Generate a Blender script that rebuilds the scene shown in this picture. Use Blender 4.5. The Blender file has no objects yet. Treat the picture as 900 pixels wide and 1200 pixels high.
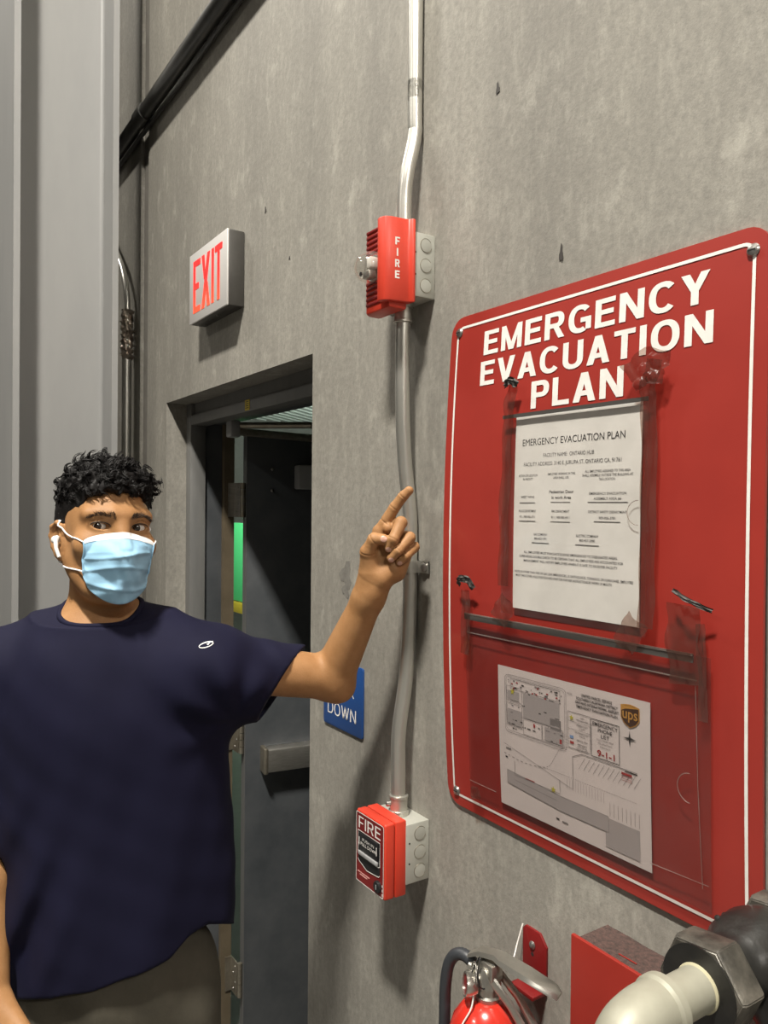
import bpy, bmesh, math, random
import numpy as np
from mathutils import Vector, Matrix

C = bpy.context.scene.collection
V3 = lambda *a: np.array(a, float)

# ------------------------------------------------------------------ camera
FOC, YAW, PIT, ROL = 908.8, math.radians(33.361), math.radians(-0.383), math.radians(0.4715)
EYE = V3(0, -0.84, 1.68)
FW = V3(-math.cos(YAW) * math.cos(PIT), math.sin(YAW) * math.cos(PIT), math.sin(PIT))
_r = V3(math.sin(YAW), math.cos(YAW), 0)
_u = np.cross(_r, FW)
RT = _r * math.cos(ROL) + _u * math.sin(ROL)
UP = -_r * math.sin(ROL) + _u * math.cos(ROL)


def at(px, py, d):
    return EYE + d * (FW + RT * (px - 450) / FOC + UP * (600 - py) / FOC)


cd = bpy.data.cameras.new('camera')
cam = bpy.data.objects.new('camera', cd)
C.objects.link(cam)
cd.sensor_fit = 'VERTICAL'
cd.sensor_height = 36
cd.lens = 36 * FOC / 1200
cd.clip_start = 0.02
M = Matrix.Identity(4)
for i, v in enumerate((RT, UP, -FW)):
    for j in range(3):
        M[j][i] = v[j]
M.translation = Vector(EYE)
cam.matrix_world = M
bpy.context.scene.camera = cam

# ------------------------------------------------------------------ world, light, exposure
sc = bpy.context.scene
w = bpy.data.worlds.new('world')
sc.world = w
w.use_nodes = True
w.node_tree.nodes['Background'].inputs[0].default_value = (0.95, 0.97, 1.0, 1)
w.node_tree.nodes['Background'].inputs[1].default_value = 0.05
sc.view_settings.view_transform = 'Standard'
sc.view_settings.look = 'None'
sc.view_settings.gamma = 1
sc.view_settings.exposure = 0.0


def area(name, loc, target, sx, sy, power, col=(1, 0.95, 0.86)):
    l = bpy.data.lights.new(name, 'AREA')
    l.shape = 'RECTANGLE'
    l.size, l.size_y = sx, sy
    l.energy = power
    l.color = col
    o = bpy.data.objects.new(name, l)
    C.objects.link(o)
    o.location = loc
    o.rotation_euler = (Vector(target) - Vector(loc)).to_track_quat('-Z', 'Y').to_euler()
    return o


for lx, ly, lz, sx_, p in ((0.2, -2.2, 6.4, 0.7, 690), (6.5, -1.4, 6.2, 1.2, 420), (-4.6, -2.0, 6.0, 1.2, 150), (-2.4, -6.4, 6.2, 1.2, 110)):
    area('high_bay_lamp', (lx, ly, lz), (lx, ly, 0), sx_, 0.3, p)
area('added_fill_light', (-7.2, 5.6, 2.3), (-7.6, 6.4, 4), 1.5, 1.5, 420, (0.85, 1, 0.88))  # added uplight, no fitting, brightens the deck beyond the door
area('added_fill_light', (-8.6, 2.0, 2.9), (-10.1, 3.4, 0.9), 0.6, 0.6, 120, (0.9, 1, 0.88))  # added light without a fitting, aimed at the green panel

# ------------------------------------------------------------------ helpers
FLOOR = -0.22
random.seed(7)
rng = np.random.default_rng(11)


def mat(name, col, rough=0.5, metal=0.0, var=None, scale=8.0, bump=0.0, bscale=60.0, stretch=None, emit=None, estr=0.0, spec=0.5, coat=0.0, detail=4.0, sss=0.0):
    m = bpy.data.materials.new(name)
    m.use_nodes = True
    nt = m.node_tree
    b = nt.nodes['Principled BSDF']
    b.inputs['Base Color'].default_value = (*col, 1)
    b.inputs['Roughness'].default_value = rough
    b.inputs['Metallic'].default_value = metal
    b.inputs['Specular IOR Level'].default_value = spec
    b.inputs['Coat Weight'].default_value = coat
    if sss:
        b.inputs['Subsurface Weight'].default_value = sss
        b.inputs['Subsurface Radius'].default_value = (0.012, 0.005, 0.003)
        b.inputs['Subsurface Scale'].default_value = 1.0
    if emit:
        b.inputs['Emission Color'].default_value = (*emit, 1)
        b.inputs['Emission Strength'].default_value = estr
    if var is not None or bump:
        tc = nt.nodes.new('ShaderNodeTexCoord')
        mp = nt.nodes.new('ShaderNodeMapping')
        nt.links.new(tc.outputs['Object'], mp.inputs[0])
        if stretch:
            mp.inputs['Scale'].default_value = stretch
        if var is not None:
            n = nt.nodes.new('ShaderNodeTexNoise')
            n.inputs['Scale'].default_value = scale
            n.inputs['Detail'].default_value = detail
            n.inputs['Roughness'].default_value = 0.65
            nt.links.new(mp.outputs[0], n.inputs[0])
            r = nt.nodes.new('ShaderNodeValToRGB')
            r.color_ramp.elements[0].position = 0.3
            r.color_ramp.elements[1].position = 0.7
            r.color_ramp.elements[0].color = (*col, 1)
            r.color_ramp.elements[1].color = (*var, 1)
            nt.links.new(n.outputs[0], r.inputs[0])
            nt.links.new(r.outputs[0], b.inputs['Base Color'])
        if bump:
            n2 = nt.nodes.new('ShaderNodeTexNoise')
            n2.inputs['Scale'].default_value = bscale
            n2.inputs['Detail'].default_value = 3
            nt.links.new(mp.outputs[0], n2.inputs[0])
            bp = nt.nodes.new('ShaderNodeBump')
            bp.inputs['Strength'].default_value = bump
            bp.inputs['Distance'].default_value = 0.004
            nt.links.new(n2.outputs[0], bp.inputs['Height'])
            nt.links.new(bp.outputs[0], b.inputs['Normal'])
    return m


def film(name, tint, opacity, rough=0.15, col=(0.5, 0.45, 0.42), gloss=0.12):
    """clear plastic: tinted transparency, a little milky body and a glossy skin"""
    m = bpy.data.materials.new(name)
    m.use_nodes = True
    nt = m.node_tree
    out = nt.nodes['Material Output']
    nt.nodes.remove(nt.nodes['Principled BSDF'])
    t = nt.nodes.new('ShaderNodeBsdfTransparent')
    t.inputs[0].default_value = (*tint, 1)
    d = nt.nodes.new('ShaderNodeBsdfDiffuse')
    d.inputs[0].default_value = (*col, 1)
    g = nt.nodes.new('ShaderNodeBsdfGlossy')
    g.inputs['Roughness'].default_value = rough
    a = nt.nodes.new('ShaderNodeMixShader')
    nz = nt.nodes.new('ShaderNodeTexNoise')
    nz.inputs['Scale'].default_value = 22
    tc = nt.nodes.new('ShaderNodeTexCoord')
    nt.links.new(tc.outputs['Object'], nz.inputs[0])
    mr = nt.nodes.new('ShaderNodeMapRange')
    mr.inputs['From Min'].default_value = 0.3
    mr.inputs['From Max'].default_value = 0.7
    mr.inputs['To Min'].default_value = opacity * 0.6
    mr.inputs['To Max'].default_value = opacity * 1.4
    nt.links.new(nz.outputs[0], mr.inputs[0])
    nt.links.new(mr.outputs[0], a.inputs[0])
    nt.links.new(t.outputs[0], a.inputs[1])
    nt.links.new(d.outputs[0], a.inputs[2])
    b = nt.nodes.new('ShaderNodeMixShader')
    b.inputs[0].default_value = gloss
    nt.links.new(a.outputs[0], b.inputs[1])
    nt.links.new(g.outputs[0], b.inputs[2])
    nt.links.new(b.outputs[0], out.inputs[0])
    return m


class MB:
    """collects shapes in world coordinates; build() links them as one mesh object"""

    def __init__(self):
        self.v, self.f, self.n = [], [], 0

    def add(self, verts, faces):
        verts = np.asarray(verts, float)
        self.v.append(verts)
        o = self.n
        self.f.extend([tuple(i + o for i in f) for f in faces])
        self.n += len(verts)
        return self

    def bm(self, bm):
        bm.verts.index_update()
        self.add([v.co[:] for v in bm.verts], [[v.index for v in f.verts] for f in bm.faces])
        bm.free()
        return self

    def box(self, lo, hi, bev=0.0, seg=2, Mx=None):
        b = bmesh.new()
        bmesh.ops.create_cube(b, size=1)
        lo, hi = np.array(lo, float), np.array(hi, float)
        for v in b.verts:
            v.co = Vector((lo + hi) / 2 + np.array(v.co) * (hi - lo))
        if bev:
            bmesh.ops.bevel(b, geom=b.edges[:], offset=bev, segments=seg, affect='EDGES', profile=0.5)
        if Mx is not None:
            b.transform(Mx)
        return self.bm(b)

    def tube(self, pts, r, n=16, cap=True, flat=None):
        pts = np.asarray(pts, float)
        k = len(pts)
        r = np.broadcast_to(np.asarray(r, float), (k,))
        t = np.gradient(pts, axis=0)
        t /= np.linalg.norm(t, axis=1)[:, None] + 1e-12
        a = V3(0, 0, 1) if abs(t[0][2]) < 0.9 else V3(1, 0, 0)
        u = np.cross(t[0], a)
        u /= np.linalg.norm(u)
        vs = []
        th = np.arange(n) * 2 * math.pi / n
        for i in range(k):
            u = u - t[i] * (u @ t[i])
            u /= np.linalg.norm(u)
            w_ = np.cross(t[i], u)
            vs.append(pts[i] + r[i] * (np.cos(th)[:, None] * u + np.sin(th)[:, None] * w_ * (flat or 1)))
        f = [(i * n + j, i * n + (j + 1) % n, (i + 1) * n + (j + 1) % n, (i + 1) * n + j) for i in range(k - 1) for j in range(n)]
        if cap:
            f += [tuple(range(n - 1, -1, -1)), tuple((k - 1) * n + j for j in range(n))]
        return self.add(np.concatenate(vs), f)

    def lathe(self, o, axis, prof, n=32):
        """prof: (distance along axis, radius)"""
        axis = np.asarray(axis, float) / np.linalg.norm(axis)
        a = V3(0, 0, 1) if abs(axis[2]) < 0.9 else V3(1, 0, 0)
        u = np.cross(axis, a)
        u /= np.linalg.norm(u)
        w_ = np.cross(axis, u)
        th = np.arange(n) * 2 * math.pi / n
        ring = np.cos(th)[:, None] * u + np.sin(th)[:, None] * w_
        vs = np.concatenate([np.asarray(o) + axis * d + ring * max(r, 1e-5) for d, r in prof])
        k = len(prof)
        f = [(i * n + j, i * n + (j + 1) % n, (i + 1) * n + (j + 1) % n, (i + 1) * n + j) for i in range(k - 1) for j in range(n)]
        f += [tuple(range(n - 1, -1, -1)), tuple((k - 1) * n + j for j in range(n))]
        return self.add(vs, f)

    def prism(self, poly, map3, d0, d1, bev=0.0):
        """poly: outline of (a, b); map3(a, b, depth) gives the point"""
        b = bmesh.new()
        n = len(poly)
        lo = [b.verts.new(map3(p[0], p[1], d0)) for p in poly]
        hi = [b.verts.new(map3(p[0], p[1], d1)) for p in poly]
        b.faces.new(lo[::-1])
        b.faces.new(hi)
        for i in range(n):
            b.faces.new((lo[i], lo[(i + 1) % n], hi[(i + 1) % n], hi[i]))
        bmesh.ops.recalc_face_normals(b, faces=b.faces[:])
        if bev:
            es = [e for e in b.edges if e.calc_face_angle(0) > 0.6]
            bmesh.ops.bevel(b, geom=es, offset=bev, segments=2, affect='EDGES', profile=0.5)
        return self.bm(b)

    def grid(self, P, flip=False):
        """P: (rows, cols, 3)"""
        a, b = P.shape[:2]
        f = [(i * b + j, i * b + j + 1, (i + 1) * b + j + 1, (i + 1) * b + j) for i in range(a - 1) for j in range(b - 1)]
        if flip:
            f = [q[::-1] for q in f]
        return self.add(P.reshape(-1, 3), f)

    def build(self, name, m, parent=None, smooth=35, deform=None, loc=None):
        v = np.concatenate(self.v)
        if deform is not None:
            v = deform(v)
        return link(name, v, self.f, m, parent, smooth, loc)


def origin_of(o):
    p = V3(0, 0, 0)
    while o is not None:
        p = p + np.array(o.location)
        o = o.parent
    return p


def link(name, v, f, m, parent=None, smooth=35, loc=None):
    me = bpy.data.meshes.new(name)
    if loc is None:
        loc = V3(0, 0, 0) if parent is not None else (v.min(0) + v.max(0)) / 2
    base = origin_of(parent) + loc
    v = np.asarray(v) - base
    if isinstance(f, np.ndarray):
        k = f.shape[1]
        me.vertices.add(len(v))
        me.vertices.foreach_set('co', v.astype(np.float32).ravel())
        me.loops.add(f.size)
        me.loops.foreach_set('vertex_index', f.astype(np.int32).ravel())
        me.polygons.add(len(f))
        me.polygons.foreach_set('loop_start', np.arange(0, f.size, k, dtype=np.int32))
        me.update(calc_edges=True)
        me.validate()
    else:
        me.from_pydata(v.tolist(), [], f)
    me.materials.append(m)
    if smooth:
        me.shade_smooth()
        if smooth < 180:
            me.set_sharp_from_angle(angle=math.radians(smooth))
    o = bpy.data.objects.new(name, me)
    C.objects.link(o)
    o.location = loc
    if parent is not None:
        o.parent = parent
        if name.split('_')[-1] in ('print', 'lettering', 'lines', 'shading', 'mark', 'chip', 'outline'):
            o['kind'] = 'stuff'
    return o


def thing(name, label, cat, loc, group=None):
    o = bpy.data.objects.new(name, None)
    o.empty_display_size = 0.05
    C.objects.link(o)
    o.location = loc
    return tag(o, label, cat, group)


def tag(o, label, cat, group=None):
    o['label'] = label
    o['category'] = cat
    if group:
        o['group'] = group
    return o


def struct(o):
    o['kind'] = 'structure'
    return o


_fc = {}


def glyphs(s, bold=0.0):
    """flat outline of a line of text: vertices (n,2) from the origin, faces, size"""
    k = (s, bold)
    if k not in _fc:
        cu = bpy.data.curves.new('lettering', 'FONT')
        cu.body = s
        cu.size = 1
        cu.offset = bold
        cu.resolution_u = 3
        cu.fill_mode = 'FRONT'
        o = bpy.data.objects.new('lettering', cu)
        C.objects.link(o)
        dg = bpy.context.evaluated_depsgraph_get()
        me = bpy.data.meshes.new_from_object(o.evaluated_get(dg))
        v = np.array([p.co[:2] for p in me.vertices])
        f = [tuple(p.vertices) for p in me.polygons]
        bpy.data.objects.remove(o)
        bpy.data.curves.remove(cu)
        bpy.data.meshes.remove(me)
        _fc[k] = (v, f)
    return _fc[k]


def block(ch, s):
    """one capital of a plain bold grotesque as convex polygons in a box w x 1, stroke s"""
    R_ = lambda x0, x1, z0, z1: [(x0, z0), (x1, z0), (x1, z1), (x0, z1)]

    def band(cx, cz, rx, rz, a0, a1, n=18, e=2.3):
        out = []
        A = [math.radians(a0 + (a1 - a0) * i / n) for i in range(n + 1)]
        f = lambda c: math.copysign(abs(c) ** (2 / e), c)
        for p, q_ in zip(A[:-1], A[1:]):
            o1, o2 = [(cx + rx * f(math.cos(t)), cz + rz * f(math.sin(t))) for t in (p, q_)]
            i1, i2 = [(cx + (rx - s) * f(math.cos(t)), cz + (rz - s * 0.86) * f(math.sin(t))) for t in (p, q_)]
            out.append([i1, o1, o2, i2])
        return out
    h = s * 0.86
    if ch == 'E': return 0.64, [R_(0, s, 0, 1), R_(s, 0.64, 1 - h, 1), R_(s, 0.59, 0.5 - h / 2 + .02, 0.5 + h / 2 + .02), R_(s, 0.64, 0, h)]
    if ch == 'F': return 0.6, [R_(0, s, 0, 1), R_(s, 0.6, 1 - h, 1), R_(s, 0.54, 0.46 - h / 2, 0.46 + h / 2)]
    if ch == 'L': return 0.6, [R_(0, s, 0, 1), R_(s, 0.6, 0, h)]
    if ch == 'I': return s, [R_(0, s, 0, 1)]
    if ch == 'T': return 0.66, [R_(0, 0.66, 1 - h, 1), R_(0.33 - s / 2, 0.33 + s / 2, 0, 1 - h)]
    if ch == 'M':
        w = 0.86
        d = s * 1.25
        return w, [R_(0, s * .92, 0, 1), R_(w - s * .92, w, 0, 1), [(s * .92, 1), (s * .3, 1), (w / 2 - d / 2 + .02, 0), (w / 2 + d / 2 - .02, 0)][::-1], [(w - s * .3, 1), (w - s * .92, 1), (w / 2 - d / 2 + .02, 0), (w / 2 + d / 2 - .02, 0)][::-1]]
    if ch == 'N': return 0.74, [R_(0, s, 0, 1), R_(0.74 - s, 0.74, 0, 1), [(0, 1), (0.74 - s * 1.05, 0), (0.74, 0), (s * 1.05, 1)]]
    if ch in 'VA':
        w = 0.76
        k = [[(0, 1), (w / 2 - s * .56, 0), (w / 2 + s * .5, 0), (s * 1.12, 1)], [(w, 1), (w - s * 1.12, 1), (w / 2 - s * .5, 0), (w / 2 + s * .56, 0)]]
        if ch == 'A':
            k = [[(x, 1 - z) for x, z in p][::-1] for p in k] + [R_(w * 0.22, w * 0.78, 0.21, 0.21 + h)]
        return w, k
    if ch == 'Y':
        w = 0.74
        return w, [R_(w / 2 - s / 2, w / 2 + s / 2, 0, 0.45), [(w / 2 - s / 2, .42), (w / 2 + s * .5, .42), (s * 1.15, 1), (0, 1)], [(w / 2 - s * .5, .42), (w / 2 + s / 2, .42), (w, 1), (w - s * 1.15, 1)]]
    if ch == 'W':
        w = 1.0
        k = []
        for x0, x1 in ((0, .28), (.5, .28), (.5, .72), (1, .72)):
            a_ = max(0, x0 - s * .5) if x0 < 1 else 1 - s
            k.append([(a_, 1), (x1 - s * .5, 0), (x1 + s * .5, 0), (min(a_ + s, 1), 1)])
        return w, k
    if ch == 'O': return 0.8, band(0.4, 0.5, 0.4, 0.51, 0, 360, 40)
    if ch == 'C': return 0.74, band(0.39, 0.5, 0.39, 0.51, 42, 318, 32)
    if ch == 'G': return 0.78, band(0.4, 0.5, 0.4, 0.51, 42, 300, 32) + [R_(0.78 - s * .9, 0.78, 0.08, 0.53), R_(0.42, 0.78 - s * .9, 0.53 - h, 0.53)]
    if ch == 'U': return 0.72, [R_(0, s, 0.34, 1), R_(0.72 - s, 0.72, 0.34, 1)] + band(0.36, 0.35, 0.36, 0.36, 180, 360, 20)
    if ch == 'D': return 0.74, [R_(0, s, 0, 1), R_(s, 0.36, 1 - h, 1), R_(s, 0.36, 0, h)] + band(0.35, 0.5, 0.39, 0.5, -90, 90, 20)
    if ch in 'PR':
        w = 0.68 if ch == 'P' else 0.74
        k = [R_(0, s, 0, 1), R_(s, w * .6, 1 - h, 1), R_(s, w * .6, .40, .40 + h)] + band(w * .58, 0.7, w * .42 if ch == 'P' else w * .38, 0.30, -90, 90, 16)
        if ch == 'R':
            k.append([(w * .42, .44), (w - s * 1.1, 0), (w, 0), (w * .42 + s * 1.0, .44)])
        return w, k
    if ch == 'S': return 0.68, band(0.34, 0.735, 0.33, 0.275, 20, 255, 20) + band(0.34, 0.27, 0.34, 0.28, -160, 85, 22)
    return 0.5, []


def block_text(mb, t, x0, x1, z0, z1, y, s=0.2, gap=0.11):
    """bold capitals that fill the rectangle, facing -y"""
    x, P_ = 0, []
    for ch in t:
        wd, polys = block(ch, s)
        P_ += [[(x + a, c) for a, c in p] for p in polys]
        x += wd + (gap if wd else 0)
    x -= gap
    for i, p in enumerate(P_):
        mb.add([(x0 + a / x * (x1 - x0), y, z0 + c * (z1 - z0)) for a, c in p], [tuple(range(len(p)))])


def text_on_wall(mb, s, x0, x1, z0, z1, y, bold=0.0):
    """text facing -y that fills the rectangle exactly"""
    v, f = glyphs(s, bold)
    lo, hi = v.min(0), v.max(0)
    q = (v - lo) / (hi - lo)
    mb.add(np.stack([x0 + q[:, 0] * (x1 - x0), np.full(len(q), y), z0 + q[:, 1] * (z1 - z0)], 1), f)


def text_line(mb, s, xc, z, height, y, width=None, bold=0.0):
    v, f = glyphs(s, bold)
    lo, hi = v.min(0), v.max(0)
    k = height / 0.73
    kx = k if width is None else width / (hi[0] - lo[0])
    mb.add(np.stack([xc + (v[:, 0] - (lo[0] + hi[0]) / 2) * kx, np.full(len(v), y), z + v[:, 1] * k], 1), f)


def rounded(x0, x1, z0, z1, r, n=6):
    out = []
    for cx, cz, a0 in ((x1 - r, z1 - r, 0), (x0 + r, z1 - r, 90), (x0 + r, z0 + r, 180), (x1 - r, z0 + r, 270)):
        for i in range(n + 1):
            a = math.radians(a0 + 90 * i / n)
            out.append((cx + r * math.cos(a), cz + r * math.sin(a)))
    return out


def loop_strip(mb, loop, wd, y, closed=True):
    """flat band of width wd along a 2-D loop on the wall plane"""
    P = np.array(loop, float)
    if closed:
        t = np.roll(P, -1, 0) - np.roll(P, 1, 0)
    else:
        t = np.gradient(P, axis=0)
    t /= np.linalg.norm(t, axis=1)[:, None] + 1e-12
    nrm = np.stack([t[:, 1], -t[:, 0]], 1)
    A, B = P + nrm * wd / 2, P - nrm * wd / 2
    k = len(P)
    vs = np.array([(a[0], y, a[1]) for a in A] + [(b[0], y, b[1]) for b in B])
    rngk = range(k if closed else k - 1)
    mb.add(vs, [(i, (i + 1) % k, k + (i + 1) % k, k + i) for i in rngk])


def densify(loop, step, closed=True):
    P = [np.array(p, float) for p in loop]
    if closed:
        P = P + [P[0]]
    out = []
    for a, b in zip(P[:-1], P[1:]):
        n = max(1, int(math.ceil(np.linalg.norm(b - a) / step)))
        out += [a + (b - a) * i / n for i in range(n)]
    if not closed:
        out.append(P[-1])
    return out


def bez(pts, n=10):
    """smooth path through points (Catmull-Rom)"""
    P = [np.array(p, float) for p in pts]
    P = [2 * P[0] - P[1]] + P + [2 * P[-1] - P[-2]]
    out = []
    for i in range(1, len(P) - 2):
        for j in range(n):
            t = j / n
            a, b, c, d = P[i - 1:i + 3]
            out.append(0.5 * (2 * b + (c - a) * t + (2 * a - 5 * b + 4 * c - d) * t * t + (3 * b - a - 3 * c + d) * t ** 3))
    out.append(P[-2])
    return np.array(out)


# ------------------------------------------------------------------ materials
def concrete():
    m = bpy.data.materials.new('painted_concrete')
    m.use_nodes = True
    nt = m.node_tree
    L = nt.links.new
    b = nt.nodes['Principled BSDF']
    b.inputs['Roughness'].default_value = 0.62
    b.inputs['Specular IOR Level'].default_value = 0.35
    tc = nt.nodes.new('ShaderNodeTexCoord')

    def noise(scale, stretch, det, lo, hi, rough=0.6):
        mp = nt.nodes.new('ShaderNodeMapping')
        mp.inputs['Scale'].default_value = stretch
        L(tc.outputs['Object'], mp.inputs[0])
        n = nt.nodes.new('ShaderNodeTexNoise')
        n.inputs['Scale'].default_value = scale
        n.inputs['Detail'].default_value = det
        n.inputs['Roughness'].default_value = rough
        L(mp.outputs[0], n.inputs[0])
        r = nt.nodes.new('ShaderNodeMapRange')
        r.inputs['From Min'].default_value = lo
        r.inputs['From Max'].default_value = hi
        L(n.outputs[0], r.inputs[0])
        return r.outputs[0], n.outputs[0]

    cloud, _ = noise(1.6, (1, 1, 0.7), 5, 0.3, 0.7)
    streak, _ = noise(5, (1.3, 1, 0.14), 4, 0.35, 0.7)
    grain, gr = noise(90, (1, 1, 0.8), 4, 0.3, 0.7, 0.75)
    scuff, _ = noise(14, (1, 1, 0.6), 6, 0.56, 0.72, 0.7)

    def mixc(f, a, bcol, k):
        mm = nt.nodes.new('ShaderNodeMath')
        mm.operation = 'MULTIPLY'
        mm.inputs[1].default_value = k
        L(f, mm.inputs[0])
        x = nt.nodes.new('ShaderNodeMix')
        x.data_type = 'RGBA'
        L(mm.outputs[0], x.inputs['Factor'])
        if isinstance(a, tuple):
            x.inputs['A'].default_value = (*a, 1)
        else:
            L(a, x.inputs['A'])
        x.inputs['B'].default_value = (*bcol, 1)
        return x.outputs['Result']

    scratch, _ = noise(38, (1, 1, 0.3), 6, 0.5, 0.75, 0.78)
    c = mixc(cloud, (0.275, 0.26, 0.225), (0.375, 0.355, 0.31), 1.0)
    c = mixc(streak, c, (0.2, 0.188, 0.166), 0.65)
    c = mixc(grain, c, (0.17, 0.162, 0.145), 0.7)
    c = mixc(scuff, c, (0.47, 0.45, 0.395), 0.55)
    c = mixc(scratch, c, (0.48, 0.46, 0.40), 0.38)
    L(c, b.inputs['Base Color'])
    bp = nt.nodes.new('ShaderNodeBump')
    bp.inputs['Strength'].default_value = 0.35
    bp.inputs['Distance'].default_value = 0.002
    L(gr, bp.inputs['Height'])
    L(bp.outputs[0], b.inputs['Normal'])
    return m


CONC = concrete()
M_floor = mat('floor_concrete', (0.1, 0.097, 0.09), 0.5, var=(0.14, 0.135, 0.125), scale=3)
M_shadow = mat('shadow_strip', (0.13, 0.12, 0.105), 0.7, var=(0.17, 0.16, 0.14), scale=20)  # darker tone stands in for a cast shadow on the wall
M_frame = mat('frame_paint', (0.115, 0.115, 0.112), 0.45, var=(0.16, 0.158, 0.15), scale=12, stretch=(1, 1, 0.2))
M_door = mat('door_paint', (0.052, 0.058, 0.064), 0.42, var=(0.085, 0.09, 0.096), scale=7, bump=0.05)
M_tan = mat('tan_weatherstrip', (0.1, 0.078, 0.048), 0.6, var=(0.14, 0.11, 0.07), scale=10)
M_steel = mat('brushed_steel', (0.42, 0.4, 0.36), 0.35, 0.9, var=(0.55, 0.53, 0.49), scale=30, stretch=(1, 1, 8))
M_dsteel = mat('aged_steel', (0.25, 0.22, 0.17), 0.45, 0.8, var=(0.36, 0.33, 0.27), scale=25)
M_galv = mat('galvanized_tube', (0.56, 0.55, 0.5), 0.36, 0.85, var=(0.68, 0.66, 0.61), scale=18, stretch=(1, 1, 0.3))
M_box = mat('zinc_box', (0.43, 0.43, 0.38), 0.5, 0.35, var=(0.52, 0.52, 0.47), scale=14)
M_blackpipe = mat('black_pipe', (0.018, 0.018, 0.018), 0.35, var=(0.035, 0.034, 0.03), scale=25, coat=0.2)
M_black = mat('black_plastic', (0.012, 0.012, 0.013), 0.4)
M_hole = mat('dark_hole', (0.01, 0.01, 0.01), 0.9)
M_column = mat('column_paint', (0.235, 0.235, 0.232), 0.5, var=(0.275, 0.273, 0.266), scale=5, stretch=(1, 1, 0.25), bump=0.04)
M_red = mat('alarm_red', (0.53, 0.04, 0.02), 0.4, var=(0.59, 0.05, 0.025), scale=10)
M_dred = mat('alarm_dark_red', (0.17, 0.009, 0.009), 0.4)
M_signred = mat('sign_red', (0.28, 0.025, 0.018), 0.4, var=(0.32, 0.03, 0.021), scale=6, coat=0.25)
M_signback = mat('sign_edge', (0.3, 0.02, 0.015), 0.5)
M_white = mat('white_print', (0.78, 0.76, 0.72), 0.55, var=(0.68, 0.65, 0.61), scale=60)
M_screw = mat('screw_steel', (0.35, 0.34, 0.32), 0.35, 0.9)
M_paper = mat('paper', (0.70, 0.70, 0.68), 0.7, var=(0.6, 0.6, 0.58), scale=14)
M_paper2 = mat('map_paper', (0.74, 0.73, 0.72), 0.65, var=(0.68, 0.67, 0.66), scale=9)
M_ink = mat('black_ink', (0.02, 0.02, 0.02), 0.7)
M_grayink = mat('gray_ink', (0.2, 0.2, 0.2), 0.7)
M_ltink = mat('light_gray_fill', (0.4, 0.4, 0.4), 0.7)
M_redink = mat('red_ink', (0.35, 0.03, 0.03), 0.7)
M_yelink = mat('yellow_green_ink', (0.5, 0.5, 0.05), 0.7)
M_bluink = mat('blue_ink', (0.2, 0.35, 0.6), 0.7)
M_brown = mat('shield_brown', (0.06, 0.025, 0.01), 0.6)
M_gold = mat('shield_gold', (0.55, 0.3, 0.06), 0.6)
M_gray = mat('cover_gray', (0.3, 0.3, 0.3), 0.5)
M_yellow = mat('yellow_label', (0.5, 0.37, 0.03), 0.6)
M_sleeve = film('clear_sleeve', (0.97, 0.96, 0.95), 0.03, 0.12, (0.4, 0.36, 0.34), 0.025)
M_sleeve2 = film('hazy_sleeve', (0.88, 0.85, 0.84), 0.02, 0.16, (0.3, 0.27, 0.26), 0.03)
M_tape = film('brown_tape', (0.72, 0.58, 0.52), 0.2, 0.18, (0.15, 0.075, 0.06), 0.085)
M_seal = film('sleeve_seam', (0.8, 0.75, 0.72), 0.2, 0.15, (0.42, 0.35, 0.32), 0.1)
M_grime = mat('dark_grime', (0.045, 0.04, 0.036), 0.6)

# ------------------------------------------------------------------ the setting
# wall_right: y = 0 is its face; door opening and a groove shaped to imitate a shadow strip
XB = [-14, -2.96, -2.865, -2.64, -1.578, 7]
ZB = [FLOOR, 2.03, 8.0]
mb = MB()
q = lambda a, b, c, d: mb.add([a, b, c, d], [(0, 1, 2, 3)])
for i in range(5):
    for j in range(2):
        x0, x1, z0, z1 = XB[i], XB[i + 1], ZB[j], ZB[j + 1]
        if i == 3 and j == 0:
            continue
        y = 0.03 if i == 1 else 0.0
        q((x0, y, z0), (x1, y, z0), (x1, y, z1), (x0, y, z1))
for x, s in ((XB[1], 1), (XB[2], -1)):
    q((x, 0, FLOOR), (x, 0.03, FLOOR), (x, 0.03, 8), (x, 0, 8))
WT = 0.20
q((XB[3], 0, FLOOR), (XB[3], WT, FLOOR), (XB[3], WT, 2.03), (XB[3], 0, 2.03))
q((XB[4], 0, FLOOR), (XB[4], WT, FLOOR), (XB[4], WT, 2.03), (XB[4], 0, 2.03))
q((XB[3], 0, 2.03), (XB[4], 0, 2.03), (XB[4], WT, 2.03), (XB[3], WT, 2.03))
for x0, x1, z0, z1 in ((-14, XB[3], FLOOR, 8), (XB[4], 7, FLOOR, 8), (XB[3], XB[4], 2.03, 8)):
    q((x0, WT, z0), (x1, WT, z0), (x1, WT, z1), (x0, WT, z1))
b = bmesh.new()
vs = [b.verts.new(v) for v in np.concatenate(mb.v)]
for f in mb.f:
    b.faces.new([vs[i] for i in f])
bmesh.ops.remove_doubles(b, verts=b.verts[:], dist=1e-4)
bmesh.ops.recalc_face_normals(b, faces=b.faces[:])
wall_right = struct(MB().bm(b).build('wall_right', CONC, smooth=0, loc=V3(0, 0, 0)))
MB().box((-2.955, 0.012, FLOOR), (-2.87, 0.029, 8)).build('shadow_strip', M_shadow, wall_right)  # dark strip in the groove imitates a shadow on the wall
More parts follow.
